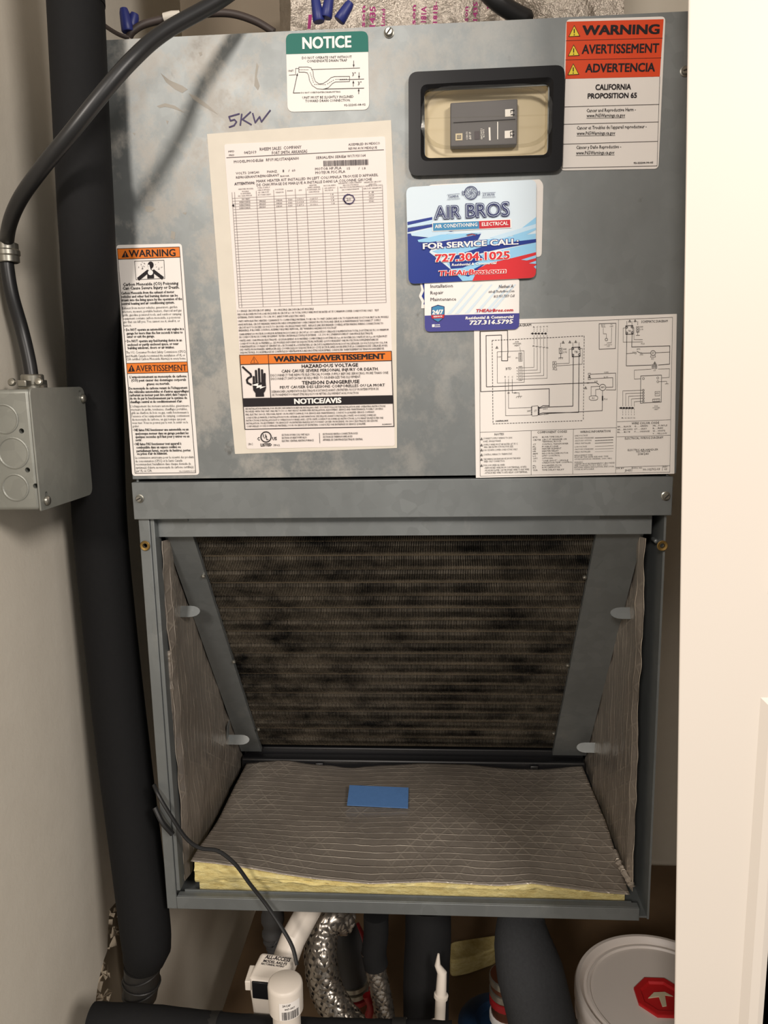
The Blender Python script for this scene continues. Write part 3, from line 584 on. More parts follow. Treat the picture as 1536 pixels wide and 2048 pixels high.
P.para([('S = SINGLE CIRCUIT/CIRCUIT SIMPLE      M = MULTIPLE CIRCUIT/CIRCUIT MULTIPLE', 66, 108, 757, 88), ('INDOOR BLOWER MOTOR LOAD INCLUDED IN CIRCUIT # 1 OR TOTAL SUPPLY WIRE MUST BE RATED AT 75°C MINIMUM COPPER CONDUCTORS ONLY.   TEST', 70, 138, 1345, 100), ('EXTERNAL STATIC RANGE .1 TO .5 IN. W.C. (HEAT PUMP & ELECTRIC HEAT).', 72, 166, 682, 150),
 ('UNITS WITH ELECTRIC HEATERS: CLEARANCE TO COMBUSTIBLE MATERIAL TO BE 0 IN. TO UNIT CASING AND 0 IN. TO PLENUM AND DUCT FOR FIRST 36 IN. MODELS', 74, 200, 1432, 160), ('HAVE INTEGRAL CIRCUIT BREAKERS WHICH PROVIDE SUPPLEMENTARY OVERCURRENT PROTECTION AND SERVE AS A MAINTENANCE "DISCONNECT". SUPPLY', 76, 230, 1362, 190), ('CIRCUIT NOT TO EXCEED 120 VOLTS TO GROUND ON SINGLE PHASE UNITS.  REPLACE LINE SIDE BREAKER COVER(S) AFTER MAKING WIRING CONNECTIONS TO', 78, 258, 1385, 218), ('BREAKER(S). IF BLOWER CONTROL ASSEMBLY REQUIRES REMOVAL, SEE "WARNING HAZARDOUS VOLTAGE".', 80, 284, 967, 258),
 ('CHARGEMENT DU MOTEUR SOUFFLEUR INTERNE INCLUS DANS LE CIRCUIT # 1 OU CAPACITÉ DU CÂBLAGE D’ALIMENTATION TOTAL DOIT ÊTRE DE 75C OU MINIMUM', 82, 318, 1432, 276), ('DE CONDUCTEURS DE CUIVRE SEULEMENT. TESTER L’INTERVALLE STATIQUE EXTERNE : .1 À .5 PO W.C (THERMOPOMPE ET CHAUFFAGE ÉLECTRIQUE)', 84, 344, 1290, 308), ('UNITÉS AVEC CHAUFFAGES ÉLECTRIQUES : LE DÉGAGEMENT AUX MATIÈRES COMBUSTIBLES DOIT ÊTRE DE 0 po AU BOITIER DE L’UNITÉ ET DE 0 po AU PLÉNUM ET', 86, 375, 1420, 335), ('CONDUIT POUR LES 36 PREMIERS po. LES MODÈLES DISPOSENT DE DISJONCTEURS INTÉGRÉS QUI FOURNISSENT UNE PROTECTION SUPPLÉMENTAIRE DE', 88, 403, 1340, 365),
 ('SURINTENSITÉ DE COURANT ET SERVENT DE « SECTIONNEUR » D’ENTRETIEN. LE CIRCUIT D’ALIMENTATION NE DOIT PAS DÉPASSER 120 VOLTS JUSQU’AU SOL SUR', 90, 430, 1423, 392), ('DES UNITÉS MONOPHASÉES. REMPLACER LE(S) COUVERCLE(S) DU DISJONCTEUR DU CÔTÉ SECTEUR APRÈS AVOIR EFFECTUÉ LA CONNEXION DES CÂBLAGES AU(X)', 92, 457, 1422, 418), ('DISJONCTEUR(S). SI L’ASSEMBLAGE DE CONTRÔLE DU VENTILATEUR A BESOIN D’ÊTRE DÉSASSEMBLÉ, CONSULTER "AVERTISSEMENT DE TENSION DANGEREUSE.', 94, 484, 1395, 446)], 17, bold=.012)
P.poly([(85, 498), (1458, 462), (1462, 545), (95, 583)], 'print_orange'); P.line([(85, 498), (1458, 462)], 5); P.line([(95, 583), (1462, 547)], 5); P.line([(345, 492), (368, 882)], 5); P.line([(87, 498), (135, 1168), (1482, 1142), (1458, 462)], 6)
P.line([(216, 512), (185, 572), (256, 570)], 3, close=True); P.line([(216, 528), (218, 556)], 4); P.disc(219, 564, 3, 'ink_black')
P.text('WARNING/AVERTISSEMENT', 398, 557, 1402, 530, 46, bold=.045)
for r, h, b_ in ((('HAZARDOUS VOLTAGE', 648, 613, 1158, 600), 30, .02), (('CAN CAUSE SEVERE PERSONAL INJURY OR DEATH.', 465, 656, 1343, 634), 26, .015), (('DISCONNECT THE REMOTE ELECTRICAL POWER SUPPLY BEFORE SERVICING. MORE THAN ONE', 368, 691, 1430, 666), 21, 0), (('DISCONNECT SWITCH MAY BE REQUIRED TO DE-ENERGIZE THIS EQUIPMENT.', 370, 722, 1182, 703), 21, 0), (('TENSION DANGEREUSE', 650, 763, 1170, 750), 30, .02), (('PEUT CAUSER DES LÉSIONS CORPORELLES OU LA MORT', 452, 801, 1400, 779), 24, .015), (('DÉBRANCHER L’ALIMENTATION ÉLECTRIQUE À DISTANCE AVANT L’ENTRETIEN. PLUS D’UN INTERRUPTEUR DE', 378, 838, 1342, 812), 20, 0), (('SECTIONNEMENT POURRAIT ÊTRE REQUIS POUR METTRE L’ÉQUIPEMENT HORS FONCTION', 380, 867, 1160, 848), 19, 0)): P.text(*r, h, bold=b_)
P.line([(115, 605), (150, 638), (185, 668), (192, 690), (165, 705), (152, 722), (158, 748), (190, 764)], 17)
for a, b in (((214, 695), (216, 760)), ((234, 640), (240, 750)), ((261, 624), (266, 750)), ((289, 634), (292, 750)), ((312, 668), (312, 750))): P.line([a, b], 19); P.disc(a[0], a[1], 9, 'ink_black')
P.poly([(203, 748), (322, 742), (326, 790), (318, 820), (305, 840), (308, 872), (232, 874), (230, 842), (210, 815)], 'ink_black', 2)
P.poly([(190, 770), (258, 750), (252, 772), (288, 766), (284, 782), (326, 780), (270, 804), (272, 789), (238, 797), (244, 777)], 'print_white', 3)
P.poly([(118, 888), (1468, 860), (1471, 936), (126, 965)], 'ink_black', 1); P.text('NOTICE/AVIS', 580, 938, 1007, 928, 44, 'print_white', .045)
P.para([('SEE INSTALLATION MANUAL FOR SPECIFIC INFORMATION BEFORE INSTALLING UNIT. YOU MUST FOLLOW THE INSTALLATION AND OPERATING INSTRUCTIONS', 138, 991, 1405, 966), ('PROVIDED WITH THIS UNIT. FAILURE TO DO SO MAY RESULT IN IMPROPER INSTALLATION, ADJUSTMENT, SERVICE AND MAINTENANCE, POSSIBLY CAUSING', 140, 1016, 1382, 990), ('FIRE, ELECTRIC SHOCK, PERSONAL INJURY OR PROPERTY DAMAGE. FOR SERVICE AND MAINTENANCE, CONSULT A QUALIFIED SERVICE COMPANY.', 141, 1043, 1307, 1019), ('CONSULTER LE MANUEL D’INSTALLATION POUR OBTENIR LES INFORMATIONS SPÉCIFIQUES AVANT D’INSTALLER L’UNITÉ. VOUS DEVEZ SUIVRE LES', 144, 1071, 1320, 1047), ('INSTRUCTIONS D’INSTALLATION ET D’OPÉRATION FOURNIES AVEC CETTE UNITÉ. À DÉFAUT DE SUIVRE LES INSTRUCTIONS, IL POURRAIT EN RÉSULTER UNE', 146, 1097, 1385, 1072), ('INSTALLATION, UN AJUSTEMENT, UN SERVICE ET UN ENTRETIEN INADÉQUATS POUVANT CAUSER UN INCENDIE, UN CHOC ÉLECTRIQUE, DES LÉSIONS', 148, 1123, 1335, 1098), ('CORPORELLES OU DES DOMMAGES MATÉRIELS. POUR UN SERVICE ET ENTRETIEN, CONSULTEZ UNE ENTREPRISE DE SERVICE QUALIFIÉE.', 150, 1149, 1228, 1126)], 16, bold=.01)
P.text('92-23444-45-01', 1375, 1128, 1460, 1125, 9, bold=.04)
P.ring(325, 1237, 46, 9); P.text('U', 300, 1250, 326, 1249, 38, bold=.02); P.text('L', 328, 1264, 348, 1263, 38, bold=.02)
for r in (('C', 248, 1268, 270, 1267, 28, .03), ('US', 383, 1266, 423, 1265, 28, .03), ('LISTED', 278, 1322, 378, 1319, 25, .035), ('7F62', 393, 1321, 450, 1319, 17, 0), ('SRC', 165, 1311, 207, 1309, 17, 0), ('SECTION OF FAN COIL UNIT ALSO', 467, 1228, 718, 1222, 17, .012), ('SECTION OF HEAT PUMP ALSO', 468, 1255, 694, 1249, 17, .012), ('ELECTRIC CENTRAL HEATING FURNACE', 470, 1282, 756, 1275, 17, .012), ('SECTION DE VENTILO-CONVECTEUR AUSSI', 838, 1220, 1153, 1212, 17, .012), ('SECTION DE THERMOPOMPE AUSSI', 840, 1246, 1104, 1240, 17, .012), ('APPAREIL DE CHAUFFAGE ÉLECTRIQUE CENTRAL', 840, 1272, 1200, 1265, 17, .012)): P.text(*r[:6], bold=r[6])
P.line([(808, 1202), (812, 1293)], 3); P.emit(lb)
# carbon monoxide label
P = Print('E', -.0006)
lb = P.sheet([(52, 43), (612, 30), (762, 2003), (190, 2013)], 7, 'label_white', 'warning_label', AH); lb['label'] = 'narrow white label with two orange bars and a head-and-arms pictogram'
P.line([(62, 74), (592, 59), (660, 1055), (731, 1985), (214, 1990), (139, 1045)], 4, close=True)
P.poly([(60, 75), (592, 59), (599, 146), (67, 164)], 'print_orange'); P.poly([(138, 1053), (657, 1040), (665, 1126), (146, 1138)], 'print_orange', 1.01)
P.line([(67, 164), (599, 146)], 4); P.line([(138, 1052), (657, 1039)], 4); P.line([(146, 1139), (665, 1127)], 4)
P.text('WARNING', 163, 145, 560, 136, 58, bold=.02); P.text('AVERTISSEMENT', 222, 1121, 655, 1115, 52, bold=.012)
for x, y in ((130, 88), (183, 1063)): P.poly([(x, y), (x - 31, y + 61), (x + 31, y + 58)], 'ink_black', 2); P.line([(x, y + 22), (x, y + 42)], 6, 'print_orange', 3 + y * 1e-5); P.disc(x, y + 51, 4, 'print_orange', 3)
P.line([(210, 180), (460, 172), (467, 328), (222, 338)], 3, close=True); P.disc(347, 213, 25, 'ink_black', 2, 30); P.line([(330, 215), (340, 250), (345, 262)], 12, 'print_white', 3); P.line([(345, 235), (345, 262)], 18)
P.line([(322, 268), (245, 330)], 28); P.line([(372, 266), (445, 322)], 28); P.poly([(318, 258), (372, 255), (376, 326), (318, 329)], 'ink_black', 2); P.disc(345, 278, 22, 'print_white', 3)
for i in range(26): a = random.uniform(0, 6.28); P.disc(random.choice((270, 415)) + 32 * math.cos(a) * random.random(), 218 + 30 * math.sin(a), 2.6, 'ink_grey', 2.5)
P.text('Carbon Monoxide (CO) Poisoning', 113, 391, 583, 379, 25, bold=.018); P.text('Can Cause Severe Injury or Death.', 110, 423, 592, 413, 25, bold=.018)
P.para([('Carbon Monoxide from the exhaust of motor', 97, 463, 548, 451), ('vehicles and other fuel burning devices can be', 98, 493, 578, 481), ('drawn into the living space by the operation of the', 99, 523, 615, 510), ('central heating and air conditioning system.', 100, 553, 550, 541), ('• Do NOT operate an automobile or any engine in a', 122, 776, 630, 766), ('garage for more than the few seconds it takes to', 142, 806, 620, 796), ('enter or exit the garage.', 144, 834, 380, 829), ('• Do NOT operate any fuel-burning device in an', 130, 873, 613, 863), ('enclosed or partly enclosed space, or near', 148, 903, 585, 893), ('building windows, doors or air intakes.', 152, 931, 550, 923), ('L’empoisonnement au monoxyde de carbone', 168, 1178, 652, 1170), ('(CO) peut causer des dommages corporels', 182, 1207, 648, 1200), ('graves ou mortels.', 312, 1238, 510, 1233), ('Du monoxyde de carbone venant de l’échappement', 163, 1276, 660, 1268), ('des véhicules automobiles et d’autres appareillages', 165, 1305, 672, 1298), ('carburant au moteur peut être attiré dans l’espace', 168, 1333, 657, 1326), ('de vie de par le fonctionnement par le système de', 170, 1361, 657, 1355), ('chauffage central et de conditionnement d’air.', 172, 1391, 618, 1384), ('• NE faites PAS fonctionner une automobile ou un', 195, 1631, 670, 1624), ('quelconque moteur dans un garage pendant les', 215, 1661, 670, 1655), ('quelques secondes qu’il faut pour y entrer ou en', 217, 1689, 677, 1683), ('sortir.', 219, 1716, 272, 1715), ('• NE faites PAS fonctionner tout appareil à', 205, 1751, 608, 1745), ('combustible dans un espace confiné ou', 225, 1779, 602, 1774), ('partiellement fermé, ou près de fenêtres, portes', 227, 1808, 687, 1802), ('ou prises d’air de bâtiment.', 230, 1833, 490, 1829)], 21, bold=.022)
P.para([('Exhaust from motor vehicles, generators, garden', 106, 591, 573, 579), ('tractors, mowers, portable heaters, charcoal and gas', 108, 621, 610, 608), ('grills, gasoline powered tools, and outdoor camping', 110, 650, 608, 639), ('equipment contains carbon monoxide, a poisonous', 113, 679, 600, 668), ('gas that can kill you. You cannot see it, smell it, or', 116, 708, 596, 698), ('taste it.', 118, 739, 182, 737), ('The U.S. Consumer Product Safety Commission (CPSC)', 137, 969, 645, 960), ('and Health Canada recommend the installation of UL or', 138, 999, 640, 991), ('CSA certified Carbon Monoxide Alarm(s) in every home.', 140, 1026, 648, 1018), ('L’échappement des moteurs automobiles, générateurs,', 175, 1427, 678, 1422), ('tracteurs de jardin, tondeuses, chauffages portables,', 178, 1456, 660, 1450), ('grils au charbon de bois ou gaz, outils fonctionnant à', 182, 1484, 670, 1479), ('l’essence et les équipements de camping, contiennent', 185, 1512, 678, 1507), ('du monoxyde de carbone, un gaz toxique qui peut', 188, 1541, 645, 1536), ('vous tuer. Vous ne pouvez pas le voir, le sentir ou le', 190, 1569, 665, 1563), ('goûter.', 193, 1598, 250, 1596), ('La commission américaine pour la sécurité des produits', 215, 1866, 715, 1860), ('de consommation (CPSC) et la Santé Canada', 217, 1896, 617, 1890), ('recommandent l’installation dans chaque domicile de', 219, 1923, 690, 1917), ('système(s) d’alerte au monoxyde de carbone certifié(s)', 220, 1951, 712, 1945), ('par UL ou CSA.', 223, 1979, 358, 1976)], 20, bold=-.002)
P.text('92-102434-01-01', 590, 1979, 728, 1976, 12); P.emit(lb)
# wiring diagram label
P = Print('G', -.0006)
lb = P.sheet([(62, 74), (1479, 27), (1462, 1143), (76, 1172)], 1, 'label_white', 'wiring_label', AH); lb['label'] = 'wide white label printed with black wiring diagrams'
L = P.line
L([(103, 108), (1449, 51), (1430, 1132), (106, 1160)], 2, close=True); L([(1072, 67), (1051, 1138)], 2); L([(104, 854), (1060, 821)], 2); L([(1062, 780), (1436, 766)], 2); L([(1060, 886), (1434, 874)], 2)
L([(462, 842), (462, 1152)], 2); L([(757, 832), (752, 1146)], 2); L([(1052, 1098), (1431, 1086)], 2); L([(1166, 1095), (1164, 1128)], 2); L([(1380, 1088), (1378, 1122)], 2)
P.text('WIRING DIAGRAM', 258, 122, 462, 112, 17, bold=.008); P.text('SCHEMATIC DIAGRAM', 1230, 90, 1415, 85, 17, bold=.008)
L([(300, 300), (297, 143), (107, 150), (110, 570), (588, 549), (588, 672)], 4); L([(256, 300), (255, 174), (147, 178), (150, 536), (832, 510), (915, 506), (935, 520)], 4); L([(256, 300), (256, 354), (298, 354), (298, 300)], 4)
L([(225, 292), (412, 284), (414, 504), (226, 510)], 2, close=True); L([(375, 300), (398, 299), (399, 357), (376, 358)], 2, close=True); L([(375, 395), (398, 393), (399, 490), (376, 492)], 2, close=True)
for y in (308, 321, 334, 347): P.ring(387, y, 5, 2)
for y in (403, 422, 442, 462, 482): P.ring(387, y, 5, 2)
P.text('BTD', 286, 418, 325, 416, 16); P.text('COM', 228, 333, 250, 332, 10); P.text('NC', 302, 333, 320, 332, 10); P.text('P1', 356, 341, 370, 340, 11); P.text('FOR', 352, 227, 376, 226, 10); P.text('OPTIONAL', 334, 240, 393, 238, 10); P.text('HEAT', 346, 253, 382, 252, 10); L([(382, 258), (388, 292)], 1.6)
for i, x in enumerate((482, 504, 526, 550, 573)):
    P.text(('R', 'C', 'G', 'W1', 'W2')[i], x - 6, 124 - i, x + 6, 124 - i, 10); P.dash((x, 130), (x, 158), 2, 2); L([(x, 175), (x, 240 + i * 4)], 1.8); L([(x, 262), (x, 400 + i * 20 - (i * 1)), (398, 403 + i * 20)], 1.8)
    P.poly([(x - 24, 164), (x - 6, 156), (x - 6, 172)], 'ink_black', 2); P.poly([(x - 12, 156), (x, 164), (x - 12, 172)], 'ink_black', 2); P.text(('R', 'BR', 'G/BK', 'W/BK', 'W/BL')[i], x - 9, 256 + i * 3, x + 9, 255 + i * 3, 9); P.text(('R', 'C', 'G', 'W1', 'W2')[i], 360, 408 + i * 20, 370, 408 + i * 20, 9)
P.dash((190, 212), (832, 181), 32, 3.5); P.dash((832, 181), (826, 772), 28, 3.5); P.dash((196, 795), (826, 772), 32, 3.5); P.dash((190, 212), (196, 795), 28, 3.5); P.text('CONTROL BOX', 213, 781, 302, 777, 10, bold=.04)
for i, x in enumerate((281, 303, 330)): P.text('RCC'[i], x - 4, 472, x + 5, 472, 11)
L([(282, 480), (284, 738), (415, 735)], 2); L([(304, 480), (304, 686), (415, 682)], 2); L([(330, 480), (330, 578), (378, 578), (378, 602)], 2); L([(362, 604), (398, 602)], 2)
for x in (362, 376, 390): L([(x, 604), (x - 4, 614)], 2)
P.text('GR', 342, 583, 360, 582, 9); P.text('BR', 298, 584, 314, 583, 9); L([(467, 672), (508, 668), (513, 680), (513, 728), (505, 738), (470, 740), (464, 728), (464, 684)], 2.4, close=True); P.text('CT', 482, 711, 500, 710, 13); P.text('24V', 434, 711, 460, 709, 11)
for y in (680, 692, 704, 716, 728): P.disc(514, y, 6, 'ink_black'); P.disc(465, y, 4, 'ink_black')
L([(415, 682), (462, 680)], 2); L([(415, 735), (462, 732)], 2); L([(520, 682), (545, 668), (588, 668)], 4); L([(520, 686), (560, 678), (753, 671), (756, 320)], 4); L([(520, 725), (545, 718), (793, 714), (796, 320)], 4); L([(520, 732), (560, 724), (958, 702), (960, 562)], 3)
P.text('240V', 545, 695, 578, 693, 9); P.text('208V', 552, 732, 584, 730, 9)
L([(746, 262), (802, 258), (804, 323), (748, 326)], 4, close=True); P.text('TB1', 764, 300, 790, 299, 14)
for x, y in ((753, 270), (797, 268), (754, 314), (798, 311)): P.ring(x, y, 6, 4)
for x in (753, 796): P.dash((x, 228), (x, 262), 3, 3)
for x, y in ((685, 224), (732, 222), (773, 220), (842, 542), (868, 462), (223, 260), (1150, 76), (1188, 74), (1325, 368)): L([(x, y - 8), (x - 9, y + 8), (x + 9, y + 8)], 2, close=True); P.text('1', x - 2, y + 6, x + 2, y + 6, 8)
L([(656, 266), (678, 265), (679, 304), (657, 305)], 2, close=True); P.dash((667, 230), (667, 262), 3, 3); P.ring(667, 276, 6, 2); P.ring(668, 294, 6, 2); L([(668, 305), (668, 332)], 3); L([(654, 334), (684, 332)], 2.4)
for x in (658, 670, 682): L([(x, 333), (x - 3, 343)], 2)
P.text('GND', 684, 279, 710, 278, 11); P.text('LUG', 685, 299, 710, 298, 11); L([(612, 360), (636, 359), (637, 400), (613, 401)], 2, close=True); L([(612, 381), (637, 380)], 2); P.text('1', 621, 376, 626, 376, 11); P.text('2', 620, 396, 629, 396, 11); P.text('PL2', 614, 420, 643, 419, 13)
L([(637, 375), (728, 371), (727, 274), (746, 272)], 2); L([(637, 390), (818, 378), (820, 268), (802, 268)], 2)
L([(936, 96), (1054, 92), (1050, 268), (937, 274)], 3, close=True); P.text('FROM', 950, 110, 976, 109, 8); P.text('TB/AL', 950, 122, 982, 120, 8); P.text('TO', 1016, 107, 1030, 106, 8); P.text('UNIT', 1010, 119, 1036, 118, 8); L([(965, 128), (966, 166), (987, 166), (987, 196)], 2); P.ring(987, 206, 9, 2.4); L([(990, 230), (1022, 228), (1024, 124)], 2); P.text('5 AMP SWITCH', 972, 247, 1026, 245, 7); P.text('OPT', 990, 258, 1012, 257, 8)
P.ring(961, 540, 22, 3); P.text('IBM', 950, 545, 973, 544, 11)
for y, t_, e in ((448, 'COMM', 1052), (480, 'LO', 1032)): L([(878, y), (e, y - 8), (e, 558 if e > 1040 else 538), (985, 558 if e > 1040 else 540)], 2.6); P.text(t_, 970, y - 8, 1000, y - 9, 9); L([(860, y - 6), (876, y - 7), (876, y + 5), (860, y + 6)], 2, close=True)
P.text('HI', 905, 503, 925, 502, 9); P.text('BK', 852, 514, 868, 513, 9); L([(880, 600), (880, 535), (940, 532)], 2.4); L([(912, 600), (912, 556), (940, 552)], 2.4); L([(880, 600), (912, 598), (926, 605), (926, 622), (912, 630), (880, 630), (867, 622), (867, 606)], 2.4, close=True); P.text('RC', 888, 620, 905, 619, 10); P.line([(960, 602), (960, 630)], 9); P.text('PL6', 970, 627, 994, 626, 10)
# schematic column
L([(1122, 110), (1172, 108), (1174, 168), (1123, 170)], 3.4, close=True); P.text('TB1', 1138, 152, 1160, 151, 11)
for x, y in ((1129, 120), (1166, 118), (1129, 160), (1167, 158)): P.ring(x, y, 6, 4)
for x in (1130, 1166, 1206): P.dash((x, 80), (x, 108), 2, 3)
P.ring(1206, 128, 6, 2); P.ring(1206, 144, 6, 2); L([(1196, 116), (1216, 115), (1216, 154), (1196, 155)], 2, close=True); L([(1206, 155), (1206, 176)], 2.4); L([(1194, 177), (1220, 176)], 2.4); P.text('GND', 1220, 122, 1244, 121, 9); P.text('LUG', 1220, 140, 1243, 139, 9)
L([(1130, 170), (1126, 390), (1300, 384)], 3.4); L([(1167, 168), (1164, 258), (1430, 250), (1428, 378), (1350, 384)], 3.4); L([(1122, 124), (1104, 126), (1104, 224), (1240, 222)], 2); L([(1174, 124), (1180, 124), (1180, 206), (1240, 206)], 2); P.text('PL2', 1230, 240, 1254, 239, 9)
L([(1126, 305), (1180, 300)], 2.4); P.ring(1190, 300, 6, 2); L([(1200, 288), (1226, 300)], 3); P.ring(1230, 302, 5, 2); L([(1236, 302), (1296, 300)], 3); P.ring(1313, 300, 17, 3); P.text('IBM', 1304, 304, 1322, 303, 8); L([(1330, 298), (1430, 293)], 2.4); P.text('BTD', 1200, 278, 1224, 277, 9); P.text('COM', 1218, 318, 1242, 317, 8); P.text('NO', 1170, 298, 1184, 297, 8); P.text('RC', 1302, 346, 1318, 345, 10); L([(1298, 316), (1294, 328), (1330, 328), (1326, 312)], 2)
for x in (1308, 1318, 1328, 1338): L([(x, 380), (x, 396)], 5); L([(x, 398), (x, 410)], 4)
P.text('CT', 1316, 427, 1332, 426, 10); L([(1300, 412), (1182, 420), (1182, 482), (1226, 480)], 2); L([(1350, 412), (1428, 410), (1426, 470), (1374, 474)], 2)
L([(1227, 460), (1372, 454), (1370, 642), (1224, 650)], 3, close=True); P.ring(1245, 478, 7, 2); P.ring(1346, 474, 7, 2); P.ring(1346, 500, 7, 2); L([(1354, 500), (1408, 498), (1408, 514)], 2); L([(1396, 516), (1420, 515)], 2); L([(1326, 570), (1360, 568), (1360, 598), (1327, 600)], 2, close=True); P.text('BTD', 1330, 588, 1354, 587, 10)
L([(1310, 622), (1360, 620), (1360, 638), (1310, 640)], 2.4, close=True)
for x in (1322, 1335, 1348): L([(x, 621), (x, 639)], 2)
for i in range(5):
    y = 560 + i * 19; x = 1102 + i * 20; P.ring(1245, y, 6, 3); L([(1236, y), (x, y + 4), (x, 672)], 2); P.dash((x, 690), (x, 742), 3, 2); P.poly([(x - 28, 684), (x - 10, 676), (x - 10, 692)], 'ink_black', 2); P.poly([(x - 14, 676), (x, 684), (x - 14, 692)], 'ink_black', 2); P.text(('R', 'C', 'G', 'W1', 'W2')[i], x - 8, 758, x + 6, 757, 8)
P.text('FOR', 1324, 675, 1346, 674, 8); P.text('OPTIONAL', 1308, 687, 1362, 685, 8); P.text('HEAT', 1322, 698, 1350, 697, 8)
P.text('WIRE COLOR CODE', 1163, 799, 1355, 794, 15, bold=.006)
for i, r in enumerate((('BK......BLACK', 1066, 820, 1160), ('BR......BROWN', 1065, 840, 1168), ('BL......BLUE', 1064, 858, 1152), ('G.......GREEN', 1182, 816, 1276), ('GY......GRAY', 1181, 836, 1270), ('O.......ORANGE', 1180, 854, 1288), ('PR....PURPLE', 1312, 813, 1412), ('R.....RED', 1311, 831, 1384), ('W.....WHITE', 1310, 850, 1397), ('Y.....YELLOW', 1309, 868, 1410))): P.text(r[0], r[1], r[2], r[3], r[2] - 3, 10)
P.text('ELECTRICAL WIRING DIAGRAM', 1116, 904, 1382, 897, 15); P.text('ELECTRIC AIR HANDLER', 1136, 984, 1348, 979, 12); P.text('PSC MOTOR', 1196, 996, 1294, 993, 12); P.text('208/240', 1206, 1012, 1283, 1010, 13)
P.text('DR BY', 1058, 1111, 1110, 1109, 10); P.text('JHS', 1114, 1128, 1158, 1126, 15); P.text('DWG. NO.', 1168, 1108, 1240, 1106, 10); P.text('90-102702-03', 1242, 1121, 1360, 1117, 14); P.text('REV', 1384, 1099, 1414, 1098, 9); P.text('03', 1392, 1118, 1410, 1117, 13)
P.text('NOTES', 207, 876, 272, 873, 15, bold=.008); P.text('COMPONENT CODES', 505, 862, 712, 856, 15, bold=.008); P.text('WIRING INFORMATION', 804, 859, 1015, 852, 15, bold=.008)
for r in (('CONNECT SUPPLY WIRING TO 230V,', 128, 903, 332, 897), ('60HZ, SINGLE PHASE.', 128, 923, 252, 919), ('SUPPLY WIRE MUST BE RATED AT 75°C', 130, 947, 368, 940), ('MIN. SEE INSTRUCTIONS FOR SIZE.', 134, 964, 338, 958), ('FOR USE WITH COPPER CONDUCTORS ONLY.', 130, 985, 368, 978), ('CONTROL WIRING TO THERMOSTAT.', 130, 1016, 332, 1010), ('THE WIRING DIAGRAM ABOVE SHOWS THE HIGH', 130, 1048, 386, 1040), ('SPEED ONLY CONNECTION.', 132, 1064, 278, 1060), ('FOR LOW SPEED BLOWER:', 130, 1091, 280, 1087), ('- REMOVE RED WIRE FROM COM TERMINAL OF BTD.', 134, 1109, 432, 1101), ('- MOVE INSULATED CAP FROM RED WIRE TO BLK WIRE.', 134, 1127, 450, 1118), ('- ATTACH RED WIRE TO BTD RELAY COM TERMINAL.', 134, 1144, 438, 1136)): P.text(*r, 12, bold=.004)
for y in (900, 943, 978, 1012, 1044, 1086): L([(116, y - 9), (107, y + 7), (125, y + 7)], 2, close=True); P.text('1', 114, y + 5, 118, y + 5, 8)
for i, (a, b, y) in enumerate((('BTD', 'BLWR TIME DELAY', 894), ('CB/TB', 'CIRCUIT BREAKER OR', 912), ('', 'TERMINAL BLOCK', 926), ('CT', 'CONTROL TRANSFORMER', 944), ('FL', 'FUSIBLE LINK', 961), ('HE', 'HEATER ELEMENT', 976), ('HR', 'HEATER RELAY', 992), ('IBM', 'INDOOR BLOWER MOTOR', 1009), ('LC', 'LIMIT CONTROL', 1025), ('OPT', 'OPTIONAL', 1043), ('OS', '"ONE SHOT" - SINGLE', 1060), ('', 'OPERATION TEMP CONTROL', 1074), ('PL', 'POLARIZED PLUG', 1093), ('RC', 'RUN CAPACITOR', 1107), ('TDR', 'TIME DELAY RELAY', 1124))):
    if a: P.text(a, 474, y, 474 + 11 * len(a), y - 1, 10)
    P.text(b, 538, y - 2, 538 + 9.6 * len(b), y - 2 - .25 * len(b), 10)
for r in (('LINE VOLTAGE', 766, 882, 856, 879, 9), ('-FACTORY STANDARD', 766, 900, 900, 896, 9), ('-FACTORY OPTION', 766, 918, 882, 914, 9), ('-FIELD INSTALLED', 766, 936, 878, 933, 9), ('LOW VOLTAGE', 766, 960, 850, 957, 9), ('-FACTORY STANDARD', 765, 978, 898, 974, 9), ('-FIELD INSTALLED', 765, 996, 876, 993, 9), ('REPLACEMENT WIRE', 764, 1020, 890, 1016, 9), ('MUST BE THE SAME SIZE AND TYPE', 764, 1033, 1000, 1026, 9), ('OF INSULATION AS ORIGINAL. (105C. MIN.)', 764, 1047, 1026, 1040, 9), ('WARNING', 763, 1068, 822, 1066, 9), ('CABINET MUST BE PERMANENTLY GROUNDED', 763, 1080, 1046, 1071, 9), ('AND CONFORM TO I.E.C., N.E.C., C.E.C.,', 763, 1092, 1000, 1084, 9), ('NATIONAL WIRING REGULATIONS, AND LOCAL', 762, 1104, 1042, 1096, 9), ('CODES AS APPLICABLE.', 762, 1118, 902, 1114, 9)): P.text(*r, bold=.004)
L([(908, 893), (1036, 888)], 3.4); P.dash((908, 912), (1036, 906), 7, 3.4, duty=.8); P.dash((908, 930), (1036, 924), 16, 3.4); L([(908, 952), (1036, 947)], 1.6); L([(908, 971), (1036, 966)], 1.6); P.dash((908, 990), (1036, 985), 18, 1.6)
P.emit(lb)
